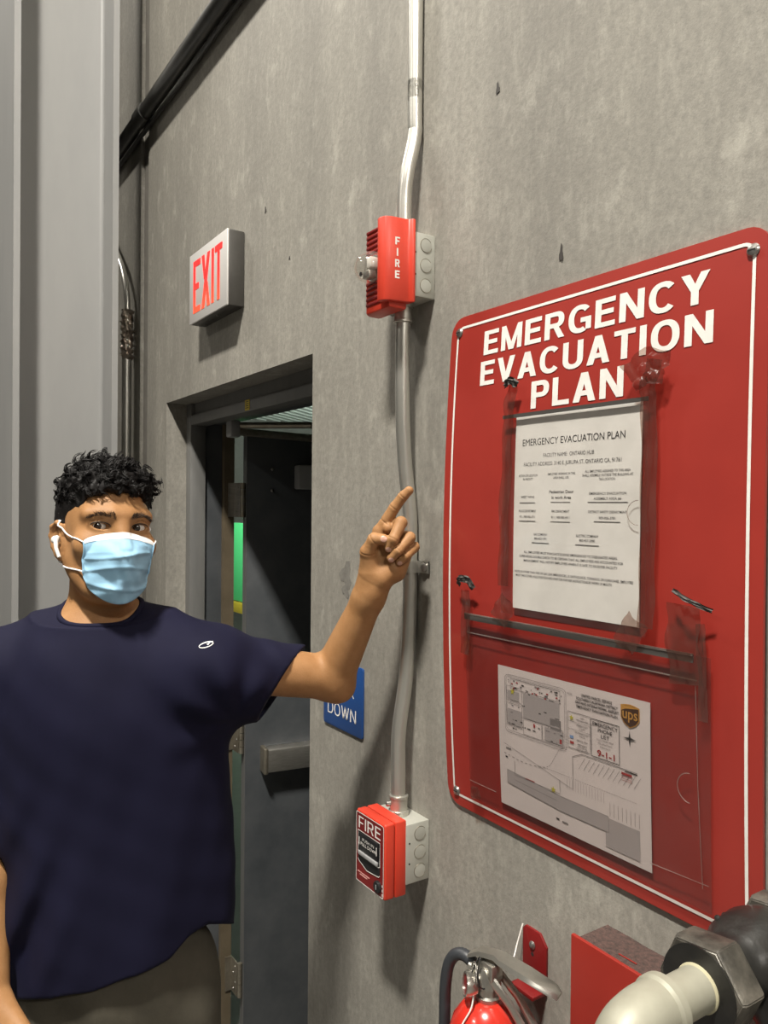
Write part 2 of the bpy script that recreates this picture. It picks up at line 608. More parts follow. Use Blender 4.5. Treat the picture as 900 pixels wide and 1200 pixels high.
# chips, bolt holes and a dark smudge on the concrete
def chip(x, z, a, c, tilt=0.0):
    p = []
    for i in range(12):
        t = 2 * math.pi * i / 12
        k = 1 + 0.35 * math.sin(3 * t + x * 50)
        u, v_ = a * k * math.cos(t), c * k * math.sin(t)
        p.append((x + u * math.cos(tilt) - v_ * math.sin(tilt), z + u * math.sin(tilt) + v_ * math.cos(tilt)))
    return p
mb = MB()
for a in ((-0.951, 2.356, 0.004, 0.009), (-0.809, 2.052, 0.0035, 0.012), (-1.84, 2.44, 0.004, 0.008), (-1.70, 2.28, 0.003, 0.004)):
    mb.prism(chip(*a), lambda a_, b_, d: (a_, d, b_), -0.0012, 0.001)
mb.build('wall_chip', M_grime, wall_right)
M_smudge = mat('dark_smudge', (0.13, 0.122, 0.108), 0.8, var=(0.2, 0.19, 0.17), scale=60)
MB().prism(chip(-1.42, 1.535, 0.022, 0.026), lambda a_, b_, d: (a_, d, b_), -0.0006, 0.001).prism(chip(-1.42, 1.503, 0.014, 0.016), lambda a_, b_, d: (a_, d, b_), -0.0007, 0.001).build('paint_smudge', M_smudge, wall_right)

M_far = mat('far_wall_paint', (0.12, 0.115, 0.105), 0.7, var=(0.16, 0.155, 0.145), scale=2)
struct(MB().box((-14, -10, FLOOR - 0.1), (7, 12, FLOOR)).build('floor', M_floor))
struct(MB().box((-14, -10, 8), (7, 12, 8.1)).build('ceiling', M_far))
struct(MB().box((-14.1, -10, FLOOR), (-14, 12, 8)).build('wall_far', M_far))
struct(MB().box((-14, -10.1, FLOOR), (7, -10, 8)).build('wall_left', M_far))
struct(MB().box((7, -10, FLOOR), (7.1, 12, 8)).build('wall_back', M_far))
struct(MB().box((-14, 12, FLOOR), (7, 12.1, 8)).build('wall_beyond', M_far))
# ribbed steel deck over the room beyond the door
cdir = V3(-0.62, 0.78, 0)
cdir /= np.linalg.norm(cdir)
cn = V3(cdir[1], -cdir[0], 0)
prof, x = [], -9.0
while x < 9.0:
    prof += [(x, 0), (x + 0.09, 0), (x + 0.11, 0.045), (x + 0.17, 0.045), (x + 0.19, 0.0)]
    x += 0.19
P = np.array([[V3(-6.5, 6.2, 3.35) + cn * a + cdir * t + V3(0, 0, h) for a, h in prof] for t in (-9, 9)])
keep = MB().grid(P)
_b = bmesh.new()
_v = [_b.verts.new(v) for v in keep.v[0]]
for f in keep.f:
    _b.faces.new([_v[i] for i in f])
bmesh.ops.bisect_plane(_b, geom=_b.verts[:] + _b.edges[:] + _b.faces[:], plane_co=(0, 0.25, 0), plane_no=(0, -1, 0), clear_outer=True)
keep = MB().bm(_b)
M_deck = mat('white_deck', (0.72, 0.76, 0.72), 0.5)
struct(keep.build('ceiling.001', M_deck, smooth=0))
# beams under the deck
for k in range(4):
    c0 = V3(-7.5, 7.4, 3.27) + cdir * (-3.5 + 2.2 * k)
    ang = math.atan2(cn[1], cn[0])
    Mx = Matrix.Translation(Vector(c0)) @ Matrix.Rotation(ang, 4, 'Z')
    struct(MB().box((-3.5, -0.06, -0.07), (3.5, 0.06, 0.07), Mx=Mx).build('trim_%d' % (k + 2), M_frame))

# the door: frame, open leaf, hinges, push bar, closer
door = struct(bpy.data.objects.new('door_1', None))
C.objects.link(door)
door.location = (-2.1, 0.1, FLOOR)
door['label'] = 'dark grey steel door standing open behind the masked man'
FL, FR = XB[3], XB[4]
b_ = FLOOR
MB().box((FL, 0.07, b_), (FL + 0.045, 0.125, 2.03), 0.003).build('frame_jamb', M_frame, door)
MB().box((FR - 0.045, 0.07, b_), (FR, 0.125, 2.03), 0.003).build('frame_jamb', M_frame, door)
MB().box((FL + 0.045, 0.07, 1.955), (FR - 0.045, 0.13, 1.99), 0.003).box((FL + 0.045, 0.085, 1.985), (FR - 0.045, 0.13, 2.03)).build('frame_head', M_frame, door)
MB().box((FL, 0.125, b_), (FL + 0.03, 0.19, 2.03)).build('door_stop', M_door, door)  # dark paint puts the shade behind the jamb into the colour
MB().box((FL + 0.03, 0.13, 1.965), (FR - 0.03, 0.2, 2.03)).build('door_stop', M_door, door)
MB().box((FR - 0.03, 0.125, b_), (FR, 0.19, 2.03)).build('door_stop', M_door, door)
MB().box((FL, 0.19, b_), (FL + 0.052, 0.228, 1.965)).build('weatherstrip', M_tan, door)
y0 = 0.0695
lab = MB().box((-2.126, y0 - 0.001, 1.958), (-2.094, y0 + 0.002, 1.989)).build('rating_label', M_yellow, door)
tb = MB()
for k in range(4):
    tb.box((-2.121, y0 - 0.0016, 1.964 + k * 0.006), (-2.099, y0 - 0.0008, 1.966 + k * 0.006))
tb.build('print', M_ink, lab)
# leaf plane: hinge corner and direction
HX, HY = -2.515, 0.245
ld = V3(0.15, 0.989, 0)
ln = V3(0.989, -0.15, 0)          # normal of the push face
LM = Matrix(((ld[0], ln[0], 0, HX), (ld[1], ln[1], 0, HY), (0, 0, 1, 0), (0, 0, 0, 1)))   # leaf coordinates: along, out of push face, up
MB().box((0, -0.045, b_ + 0.01), (0.93, 0, 1.94), 0.003, Mx=LM).build('door_leaf', M_door, door)
MB().box((0.0, -0.045, b_ + 0.01), (-0.002, 0, 1.94), Mx=LM).build('leaf_edge', mat('lit_edge_gray', (0.13, 0.13, 0.13), 0.45), door)  # hinge edge coloured lighter than the leaf, as where light falls
bar = MB().box((0.055, 0.0, 0.755), (0.86, 0.055, 0.835), 0.006, Mx=LM).build('push_bar', M_steel, door)
MB().box((0.052, 0.0, 0.75), (0.068, 0.058, 0.84), 0.005, Mx=LM).build('end_cap', M_dsteel, bar)
MB().box((0.17, 0.0, 1.74), (0.42, 0.055, 1.825), 0.006, Mx=LM).build('closer_body', M_gray, door)
sb = MB()
for zz in (1.735, 1.81):
    sb.lathe(np.array(LM @ Vector((0.09, 0, zz))), ln, [(0, 0.006), (0.004, 0.006), (0.006, 0.003)], 12)
sb.build('leaf_bolt', M_screw, door)
MB().box((-2.44, 0.135, 1.905), (-2.395, 0.17, 1.962), 0.006).build('arm_bracket', M_gray, door)
MB().tube([(-2.41, 0.16, 1.925), (-2.44, 0.5, 1.92), (-2.38, 0.95, 1.915)], [0.013] * 3, 8).build('closer_arm', M_dsteel, door)
MB().tube([(-2.41, 0.165, 1.945), (-2.25, 0.35, 1.945), (-2.3, 0.62, 1.92)], [0.011] * 3, 8).build('closer_arm', M_dsteel, door)
for z in (1.70, 0.875, 0.02):
    h = MB().box((-2.588, 0.205, z - 0.06), (-2.583, 0.226, z + 0.06)).box((-2.60, 0.226, z - 0.06), (-2.535, 0.231, z + 0.06), 0.001).build('hinge', M_steel if z > 1 else M_dsteel, door)
    k_ = MB()
    for i in range(5):
        k_.lathe((-2.528, 0.236, z - 0.06 + i * 0.0242), (0, 0, 1), [(0, 0.0085), (0.0225, 0.0085)], 14)
    k_.build('knuckle', M_dsteel, h)
    s_ = MB()
    for i in range(4):
        s_.lathe((-2.562 + 0.016 * (i % 2), 0.226, z - 0.042 + 0.028 * i), (0, -1, 0), [(0, 0.004), (0.0015, 0.0035)], 10)
    s_.build('hinge_screw', M_screw, h)

# green board and rail in the room beyond, seen through the hinge gap
gp = thing('storage_rack', 'bright green panel glimpsed in the gap beside the door hinges', 'rack', (-10.1, 3.4, FLOOR))
M_green = mat('green_paint', (0.09, 0.62, 0.22), 0.45)
MB().box((-11.2, 3.38, 0.36), (-9.0, 3.42, 1.44), 0.004).build('panel', M_green, gp)
MB().box((-11.2, 3.36, 0.2), (-9.0, 3.44, 0.34), 0.004).build('rail', M_yellow, gp)
for x in (-11.1, -9.1):
    MB().box((x - 0.04, 3.42, FLOOR), (x + 0.04, 3.5, 1.9), 0.004).build('post', M_frame, gp)

# ------------------------------------------------------------------ steel column
col = thing('steel_column', 'tall grey painted steel I-beam column at the left, behind the man', 'column', (-2.95, -0.3, FLOOR))
Y0, Y1, Y2, Y3, XE, XW, XK = -0.4665, -0.4465, -0.156, -0.136, -2.75, -2.89, -3.12
R = 0.014
def fil(cx, cy, a0, a1, n=5):
    return [(cx + R * math.cos(math.radians(a0 + (a1 - a0) * i / n)), cy + R * math.sin(math.radians(a0 + (a1 - a0) * i / n))) for i in range(n + 1)]
w0, w1 = XW - 0.007, XW + 0.007
poly = [(XE, Y0), (XE, Y1)] + fil(w1 + R, Y1 + R, 270, 180) + fil(w1 + R, Y2 - R, 180, 90) + [(XE, Y2), (XE, Y3), (XK, Y3), (XK, Y2)] + fil(w0 - R, Y2 - R, 90, 0) + fil(w0 - R, Y1 + R, 0, -90) + [(XK, Y1), (XK, Y0)]
MB().prism(poly, lambda a, b2, d: (a, b2, d), FLOOR + 0.02, 8.0).build('i_beam', M_column, col, 40)
bp_ = MB().box((-3.1, -0.52, FLOOR), (-2.7, -0.08, FLOOR + 0.022), 0.002).build('base_plate', M_column, col)
for x in (-2.74, -3.05):
    for y in (-0.49, -0.11):
        MB().lathe((x, y, FLOOR + 0.02), (0, 0, 1), [(0, 0.014), (0.012, 0.014), (0.013, 0.008), (0.03, 0.008)], 6).build('anchor_bolt', M_screw, bp_)

# ------------------------------------------------------------------ pipes and conduits
bp2 = thing('black_pipe', 'black steel pipe running level along the wall near the top', 'pipe', (-2.6, -0.035, 3.08))
MB().tube([(-13, -0.035, 3.08), (-1.5, -0.035, 3.08)], 0.026, 20).tube([(-2.86, -0.035, 3.08), (-2.78, -0.035, 3.08)], 0.031, 20).build('pipe', M_blackpipe, bp2)
MB().tube([(-13, -0.016, 3.045), (-2.5, -0.016, 3.045), (-1.5, -0.016, 3.05)], 0.008, 10).build('cable', M_blackpipe, bp2)
for x in (-4.5, -1.7):
    MB().tube([(x - 0.01, -0.035, 3.08), (x + 0.01, -0.035, 3.08)], 0.029, 20).box((x - 0.012, -0.02, 3.1), (x + 0.012, -0.001, 3.14), 0.001).build('pipe_clamp', M_dsteel, bp2)

bc = thing('bent_conduit', 'thin metal conduit bending left behind the column, joint wrapped in foil tape', 'conduit', (-3.04, -0.03, FLOOR))
MB().tube([(-3.04, -0.028, FLOOR), (-3.04, -0.028, 1.0), (-3.04, -0.028, 2.33)], 0.018, 18).build('lower_tube', M_galv, bc)
pth = bez([(-3.035, -0.028, 2.3), (-3.035, -0.028, 2.42), (-3.05, -0.028, 2.5), (-3.1, -0.028, 2.59), (-3.19, -0.028, 2.68), (-3.45, -0.028, 2.9)])
MB().tube(pth, 0.0115, 14).build('upper_tube', M_galv, bc)
kk = 34
zz = np.linspace(2.235, 2.43, kk)
th = np.arange(26) * 2 * math.pi / 26
P = np.zeros((kk, 27, 3))
for i in range(kk):
    for j in range(27):
        a = th[j % 26]
        r = 0.0205 + 0.006 * math.sin(zz[i] * 160 + 3 * a) * math.sin(zz[i] * 90 - 2 * a) + 0.003 * math.sin(zz[i] * 400 + 5 * a)
        r *= 0.75 if i in (0, kk - 1) else 1.0
        P[i, j] = (-3.038 + r * math.cos(a), -0.028 + r * math.sin(a), zz[i])
M_foil = mat('foil_tape', (0.55, 0.5, 0.42), 0.3, 0.8, var=(0.33, 0.24, 0.19), scale=40, bump=0.4, bscale=120)
MB().grid(P).build('foil_wrap', M_foil, bc, 60)

cu = thing('conduit', 'galvanized conduit running from the strobe up out of frame', 'conduit', (-1.165, -0.02, 2.2))
pth = bez([(-1.160, -0.016, 7.9), (-1.160, -0.016, 3.0), (-1.160, -0.016, 2.44), (-1.160, -0.016, 2.36), (-1.162, -0.030, 2.29), (-1.165, -0.034, 2.24), (-1.165, -0.034, 2.15)], 8)
MB().tube(pth, 0.0133, 20).build('tube', M_galv, cu)
MB().lathe((-1.165, -0.034, 2.150), (0, 0, 1), [(0, 0.0155), (0.028, 0.0155), (0.03, 0.0138)], 20).build('connector', M_galv, cu)
cl = thing('conduit', 'wavy galvanized conduit linking the strobe down to the pull station', 'conduit', (-1.167, -0.02, 1.6))
pth = bez([(-1.167, -0.032, 2.0505), (-1.167, -0.034, 1.98), (-1.168, -0.032, 1.85), (-1.168, -0.026, 1.76), (-1.165, -0.0155, 1.66), (-1.165, -0.0145, 1.57), (-1.165, -0.0155, 1.46), (-1.166, -0.022, 1.36), (-1.167, -0.035, 1.27), (-1.168, -0.035, 1.2), (-1.168, -0.034, 1.118)], 8)
MB().tube(pth, 0.0133, 20).build('tube', M_galv, cl)
for z, d in ((2.0515, -1), (1.1175, 1)):
    c_ = MB().lathe((-1.1675, -0.034, z), (0, 0, d), [(0, 0.0185), (0.008, 0.0185), (0.009, 0.0162), (0.03, 0.0162), (0.031, 0.0175), (0.035, 0.0175), (0.036, 0.0138)], 22).build('connector', M_galv, cl)
    MB().lathe((-1.1745, -0.048, z + d * 0.019), (-0.45, -0.9, 0), [(0, 0.005), (0.006, 0.005), (0.008, 0.003)], 10).build('set_screw', M_screw, c_)
ar = [(-1.165 + 0.0145 * math.cos(a), -0.0155 + 0.0145 * math.sin(a)) for a in np.linspace(math.pi, 2 * math.pi, 14)]
ar = [(-1.1795, -0.001)] + ar + [(-1.1495, -0.006), (-1.147, -0.002), (-1.122, -0.002)]
ou = [(-1.165 + 0.0168 * math.cos(a), -0.0155 + 0.0168 * math.sin(a)) for a in np.linspace(math.pi, 2 * math.pi, 14)]
ou = [(-1.1818, -0.001)] + ou + [(-1.1480, -0.008), (-1.145, -0.0045), (-1.122, -0.0045)]
A_ = np.array([[(x, y, z) for x, y in ou] for z in (1.560, 1.582)])
I_ = np.array([[(x, y, z) for x, y in ar] for z in (1.560, 1.582)])
sp = MB().grid(A_).grid(I_, True).grid(np.stack([A_[1], I_[1]])).grid(np.stack([I_[0], A_[0]]))
st = sp.build('strap', M_galv, cl)
MB().lathe((-1.134, -0.0045, 1.571), (0, -1, 0), [(0, 0.0085), (0.003, 0.0085), (0.005, 0.006), (0.006, 0.002)], 14).build('strap_screw', M_screw, st)


def zinc_box(par, x0, x1, z0, z1):
    bx = MB().box((x0, -0.052, z0), (x1, 0, z1), 0.0025).build('back_box', M_box, par)
    n = 3
    for i in range(n):
        z = z0 + (z1 - z0) * (i + 0.6) / (n + 0.2)
        y = -0.021
        MB().lathe((x1 - 0.0006, y, z), (1, 0, 0), [(0, 0.0118), (0.0012, 0.0118), (0.0014, 0.0108)], 26).build('knockout', M_box, bx)
        ring = MB()
        a = np.linspace(0.6, 2 * math.pi - 0.3, 24)
        ring.tube([(x1 + 0.0004, y + 0.0122 * math.cos(t), z + 0.0122 * math.sin(t)) for t in a], 0.0006, 5)
        ring.build('knockout_groove', M_dsteel, bx)
    for fz in (0.34, 0.68):
        MB().lathe((x1 - 0.0004, -0.044, z0 + (z1 - z0) * fz), (1, 0, 0), [(0, 0.0017), (0.0008, 0.0017)], 10).build('screw_hole', M_hole, bx)
    return bx


# ------------------------------------------------------------------ fire strobe
fs = thing('fire_strobe', 'red fire alarm strobe with clear domed flash, above the pull station', 'alarm', (-1.165, -0.05, 2.1))
zinc_box(fs, -1.222, -1.115, 2.052, 2.166)
XR = -1.115
zt, zb = 2.186, 2.032
# back pan with ribbed front
pan = [(-1.218, -0.05), (XR - 0.016, -0.05), (XR - 0.016, -0.0885), (-1.207, -0.0885), (-1.218, -0.076)]
pb = MB().prism(pan, lambda a, b2, d: (a, b2, d), zb - 0.002, zt - 0.004, 0.004).build('housing', M_red, fs)
# curved side cover with a flared lip, carrying the lettering
cov = [(XR + 0.004, -0.046), (XR + 0.003, -0.052), (XR - 0.004, -0.056), (XR - 0.0055, -0.07), (XR - 0.008, -0.09), (XR - 0.013, -0.1), (XR - 0.022, -0.104), (XR - 0.033, -0.103), (XR - 0.033, -0.06), (XR - 0.015, -0.046)]
MB().prism(cov, lambda a, b2, d: (a, b2, d), zb + 0.008, zt, 0.002).build('side_cover', M_red, fs)
for i in range(15):
    z = zb + 0.012 + i * 0.0093
    if 2.085 < z < 2.135:
        continue
    MB().box((-1.205, -0.0905, z), (XR - 0.034, -0.087, z + 0.005), 0.001).build('grille_rib', M_dred, fs)
tb = MB()
for i, ch in enumerate('FIRE'):
    _m = MB()
    block_text(_m, ch, 0, 1, 0, 1, 0, 0.22)
    v, f = np.concatenate(_m.v)[:, [0, 2]], _m.f
    lo, hi = v.min(0), v.max(0)
    cw = 0.009 if ch != 'I' else 0.003
    z1_ = 2.151 - i * 0.0195
    qv = (v - lo) / (hi - lo)
    yy = -0.078 - cw / 2 + qv[:, 0] * cw
    tb.add(np.stack([XR - 0.0052 - (-0.07 - yy) * 0.125, yy, z1_ - 0.0135 + qv[:, 1] * 0.0135], 1), f)
tb.build('lettering', M_white, fs)
M_lens = film('clear_lens', (0.96, 0.95, 0.92), 0.06, 0.06, (0.8, 0.78, 0.74), 0.12)
LC = V3(-1.178, -0.088, 2.108)
prf = [(0, 0.029)] + [(0.006 + 0.032 * math.sin(a), 0.029 * math.cos(a) ** 0.8) for a in np.linspace(0, math.pi / 2 - 0.05, 10)]
MB().lathe(LC, (-0.1, -1, 0), prf, 28).build('strobe_lens', M_lens, fs, 60)
rf = MB().lathe(LC + V3(0, -0.001, 0), (0, -1, 0), [(0, 0.024), (0.002, 0.024), (0.0021, 0.018)], 24).build('reflector', M_steel, fs)
MB().box(LC + V3(-0.012, -0.02, -0.02), LC + V3(0.012, -0.002, -0.006), 0.003).build('reflector_wedge', M_steel, rf)
MB().box(LC + V3(0.002, -0.02, -0.004), LC + V3(0.016, -0.002, 0.016), 0.003).build('reflector_wedge', M_white, rf)
MB().tube([LC + V3(-0.006, -0.014, -0.012), LC + V3(-0.006, -0.014, 0.016)], 0.0035, 12).build('flash_tube', M_steel, rf)
MB().lathe(LC + V3(-0.008, -0.024, -0.012), (0, -1, 0), [(0, 0.004), (0.002, 0.004)], 12).build('flash_base', M_black, rf)

# ------------------------------------------------------------------ pull station
ps = thing('fire_pull_station', 'red fire alarm pull station at the foot of the conduit', 'alarm', (-1.167, -0.05, 1.06))
zinc_box(ps, -1.222, -1.118, 1.010, 1.117)
PX0, PX1, PZ0, PZ1, PY = -1.2145, -1.1185, 0.993, 1.126, -0.096
MB().box((PX0, -0.0735, PZ0), (PX1, -0.05, PZ1), 0.003).build('back_shell', M_red, ps)
MB().box((PX0, PY, PZ0), (PX1, -0.0745, PZ1), 0.004, 3).build('front_cover', M_red, ps)
U = lambda u: PX0 + u * (PX1 - PX0)
Z = lambda v: PZ1 - v * (PZ1 - PZ0)
MB().prism(rounded(U(0.035), U(0.965), Z(0.97), Z(0.03), 0.004), lambda a, b2, d: (a, d, b2), PY - 0.0006, PY + 0.001).build('front_panel', M_dred, ps)
tb = MB()
loop_strip(tb, rounded(U(0.03), U(0.97), Z(0.972), Z(0.028), 0.004), 0.0016, PY - 0.001)
tb.build('border_line', M_white, ps)
tb = MB()
block_text(tb, 'FIRE', U(0.11), U(0.87), Z(0.235), Z(0.075), PY - 0.001, 0.15, 0.15)
tb.build('lettering', M_white, ps)
win = [(U(0.1), Z(0.27)), (U(0.86), Z(0.27)), (U(0.86), Z(0.70)), (U(0.82), Z(0.725)), (U(0.42), Z(0.755)), (U(0.14), Z(0.685)), (U(0.1), Z(0.66))]
MB().prism(win, lambda a, b2, d: (a, d, b2), PY - 0.0011, PY + 0.001).build('recess', M_black, ps)
tb = MB()
loop_strip(tb, [(U(0.1), Z(0.27)), (U(0.86), Z(0.27)), (U(0.86), Z(0.585)), (U(0.8), Z(0.60)), (U(0.16), Z(0.60)), (U(0.1), Z(0.575))], 0.0018, PY - 0.0016)
loop_strip(tb, win[2:], 0.0016, PY - 0.0016, False)
tb.build('recess_outline', M_white, ps)
lev = MB().box((U(0.16), PY - 0.006, Z(0.585)), (U(0.81), PY - 0.001, Z(0.53)), 0.0015).build('pull_handle', M_gray, ps)
MB().box((U(0.16), PY - 0.004, Z(0.52)), (U(0.81), PY - 0.0012, Z(0.29)), 0.001).build('handle_plate', M_black, lev)
tb = MB()
text_on_wall(tb, 'PUSH IN', U(0.3), U(0.7), Z(0.375), Z(0.335), PY - 0.0045)
text_on_wall(tb, 'PULL DOWN', U(0.24), U(0.8), Z(0.44), Z(0.395), PY - 0.0045, 0.01)
tb.build('handle_lettering', M_white, lev)
for u in (0.19, 0.79):
    tb = MB().box((U(u) - 0.0008, PY - 0.0047, Z(0.43)), (U(u) + 0.0008, PY - 0.0043, Z(0.34)))
    tb.add([(U(u) - 0.0025, PY - 0.0047, Z(0.42)), (U(u) + 0.0025, PY - 0.0047, Z(0.42)), (U(u), PY - 0.0047, Z(0.46))], [(0, 1, 2)])
    tb.build('arrow_mark', M_white, lev)
tb = MB()
for k, (a, c) in enumerate(((0.08, 0.5), (0.16, 0.42))):
    tb.box((U(a), PY - 0.001, Z(0.845 + k * 0.03)), (U(c), PY - 0.0005, Z(0.832 + k * 0.03)))
tb.build('fine_print', mat('faint_print', (0.6, 0.3, 0.27), 0.6), ps)
kl = MB().lathe((U(0.8), PY, Z(0.855)), (0, -1, 0), [(0, 0.0105), (0.004, 0.0105), (0.0055, 0.009)], 24).build('key_lock', M_black, ps)
MB().box((U(0.8) - 0.001, PY - 0.0062, Z(0.855) - 0.004), (U(0.8) + 0.001, PY - 0.0052, Z(0.855) + 0.004)).build('keyhole', M_gray, kl)
tb = MB()
for v_ in (0.8, 0.86, 0.92):
    tb.box((U(0.925), PY - 0.001, Z(v_ + 0.03)), (U(0.945), PY - 0.0005, Z(v_)))
tb.build('lock_mark', M_white, ps)

# ------------------------------------------------------------------ exit sign
ex = thing('exit_sign', 'silver faced sign with glowing red EXIT letters over the doorway', 'sign', (-2.12, -0.02, 2.32))
EX0, EX1, EZ0, EZ1 = -2.268, -1.973, 2.219, 2.424
M_exh = mat('exit_housing', (0.045, 0.042, 0.037), 0.45, 0.1, var=(0.06, 0.056, 0.05), scale=20)
MB().box((EX0, -0.046, EZ0), (EX1, 0, EZ1), 0.004).build('housing', M_exh, ex)
fx = MB().box((EX0, -0.051, EZ0), (EX1, -0.0455, EZ1), 0.0015).build('face_plate', mat('brushed_aluminium', (0.66, 0.64, 0.62), 0.45, 0.3), ex)
M_glow = bpy.data.materials.new('red_glow')
M_glow.use_nodes = True
nt = M_glow.node_tree
pb_ = nt.nodes['Principled BSDF']
pb_.inputs['Base Color'].default_value = (0.7, 0.03, 0.02, 1)
tcn = nt.nodes.new('ShaderNodeTexCoord')
sx = nt.nodes.new('ShaderNodeSeparateXYZ')
nt.links.new(tcn.outputs['Object'], sx.inputs[0])
rp = nt.nodes.new('ShaderNodeValToRGB')
mr = nt.nodes.new('ShaderNodeMapRange')
mr.inputs['From Min'].default_value = -0.1
mr.inputs['From Max'].default_value = 0.08
nt.links.new(sx.outputs['Z'], mr.inputs[0])
nt.links.new(mr.outputs[0], rp.inputs[0])
rp.color_ramp.elements[0].color = (1.0, 0.16, 0.045, 1)
rp.color_ramp.elements[1].color = (0.9, 0.012, 0.02, 1)
rp.color_ramp.elements[1].position = 0.6
nt.links.new(rp.outputs[0], pb_.inputs['Emission Color'])
pb_.inputs['Emission Strength'].default_value = 0.85
ew, eh = EX1 - EX0, EZ1 - EZ0
lz0, lz1 = EZ0 + eh * 0.13, EZ1 - eh * 0.13
sw = 0.0165
XU = lambda u: EX0 + ew * u
def letter(polys):
    m_ = MB()
    for p in polys:
        m_.prism(p, lambda a, b2, d: (a, d, b2), -0.0522, -0.0505)
    return m_
rect = lambda x0, x1, z0, z1: [(x0, z0), (x1, z0), (x1, z1), (x0, z1)]
a0, a1 = XU(0.12), XU(0.315)
letter([rect(a0, a0 + sw, lz0, lz1), rect(a0 + sw, a1, lz1 - sw, lz1), rect(a0 + sw, a1 - 0.012, (lz0 + lz1) / 2 - sw / 2, (lz0 + lz1) / 2 + sw / 2), rect(a0 + sw, a1, lz0, lz0 + sw)]).build('letter_e', M_glow, ex, 0)
a0, a1 = XU(0.355), XU(0.575)
cz, cx = (lz0 + lz1) / 2, (a0 + a1) / 2
letter([[(a0, lz0), (a0 + sw * 1.25, lz0), (a1, lz1), (a1 - sw * 1.25, lz1)]]).build('letter_x', M_glow, ex, 0)
letter([[(a1 - sw * 1.25, lz0), (a1, lz0), (cx + sw * 0.85, cz - 0.006), (cx + 0.001, cz - 0.014)], [(cx - 0.001, cz + 0.014), (cx - sw * 0.85, cz + 0.006), (a0, lz1), (a0 + sw * 1.25, lz1)]]).build('letter_x', M_glow, ex, 0)
letter([rect(XU(0.62), XU(0.62) + sw, lz0, lz1)]).build('letter_i', M_glow, ex, 0)
a0, a1 = XU(0.705), XU(0.885)
letter([rect(a0, a1, lz1 - sw, lz1), rect((a0 + a1) / 2 - sw / 2, (a0 + a1) / 2 + sw / 2, lz0, lz1 - sw)]).build('letter_t', M_glow, ex, 0)
MB().lathe((-2.1, -0.028, EZ0), (0, 0, -1), [(0, 0.004), (0.003, 0.0035)], 10).build('test_button', M_screw, ex)

# ------------------------------------------------------------------ stair sign
ss = thing('stair_sign', 'small blue plaque lettered STAIR DOWN, partly hidden by the bare elbow', 'sign', (-1.42, 0, 1.27))
MB().prism(rounded(-1.507, -1.343, 1.203, 1.348, 0.006), lambda a, b2, d: (a, d, b2), -0.004, 0, 0.0008).build('plaque', mat('sign_blue', (0.012, 0.055, 0.2), 0.4), ss)
tb = MB()
block_text(tb, 'STAIR', -1.489, -1.376, 1.280, 1.306, -0.0046, 0.12, 0.14)
block_text(tb, 'DOWN', -1.487, -1.368, 1.229, 1.256, -0.0046, 0.12, 0.14)
tb.build('lettering', M_white, ss)

# ------------------------------------------------------------------ evacuation sign
SX0, SX1, SZ0, SZ1 = -1.057, -0.487, 1.173, 2.003


def bow(v):
    v = np.array(v, float)
    s = (v[:, 2] - 1.588) / 0.415
    a = 0.017 - 0.008 * (v[:, 0] + 1.04) / 0.54
    v[:, 1] -= a * np.clip(1 - s * s, 0, 1)
    return v


es = thing('evacuation_sign', 'large red board titled EMERGENCY EVACUATION PLAN in white capitals', 'sign', (-0.77, 0, 1.588))
# panel: rows of a rounded rectangle, front and back
mb = MB()
zs = np.concatenate([SZ0 + 0.03 * (1 - np.cos(np.linspace(0, math.pi / 2, 7)[::1])), np.linspace(SZ0 + 0.05, SZ1 - 0.05, 40), SZ1 - 0.03 * (1 - np.sin(np.linspace(0, math.pi / 2, 7)))])
rows = []
for z in np.sort(zs):
    e = 0
    for zz_ in (SZ0 + 0.03 - z, z - (SZ1 - 0.03)):
        if zz_ > 0:
            e = max(e, 0.03 - math.sqrt(max(0, 0.03 ** 2 - zz_ ** 2)))
    rows.append((z, SX0 + e, SX1 - e))
nx = 12
F_ = np.array([[(x0 + (x1 - x0) * k / nx, -0.0045, z) for k in range(nx + 1)] for z, x0, x1 in rows])
B_ = F_.copy()
B_[:, :, 1] = -0.0005
n_r = len(rows)
mb.grid(F_)
mb.grid(B_, True)
rim = [(i, 0) for i in range(n_r)] + [(n_r - 1, k) for k in range(1, nx + 1)] + [(i, nx) for i in range(n_r - 2, -1, -1)] + [(0, k) for k in range(nx - 1, 0, -1)]
idx = lambda ij: ij[0] * (nx + 1) + ij[1]
off = n_r * (nx + 1)
for a, c in zip(rim, rim[1:] + rim[:1]):
    mb.f.append((idx(a), idx(c), off + idx(c), off + idx(a)))
mb.build('board', M_signred, es, 30, bow)
tb = MB()
loop_strip(tb, densify(rounded(SX0 + 0.019, SX1 - 0.019, SZ0 + 0.019, SZ1 - 0.019, 0.014), 0.02), 0.0042, -0.0053)
tb.build('border_line', M_white, es, 0, bow)
for s, x0, x1, z0, z1 in (('EMERGENCY', -0.969, -0.5615, 1.928, 1.967), ('EVACUATION', -0.974, -0.555, 1.8785, 1.9175), ('PLAN', -0.855, -0.684, 1.829, 1.870)):
    tb = MB()
    block_text(tb, s, x0, x1, z0, z1, -0.0053, 0.2, 0.13)
    tb.build('lettering', M_white, es, 0, bow)
for x, z in ((-0.508, 1.975), (-1.035, 1.977), (-1.032, 1.197), (-0.506, 1.2)):
    s_ = MB().lathe((x, -0.0045, z), (0, -1, 0), [(0, 0.008), (0.001, 0.008), (0.0035, 0.0062), (0.0045, 0.003), (0.0046, 0.0005)], 18).build('screw', M_screw, es, 30, bow)
    MB().box((x - 0.0045, -0.0094, z - 0.0008), (x + 0.0045, -0.0088, z + 0.0008)).build('slot', M_hole, s_, 0, bow)


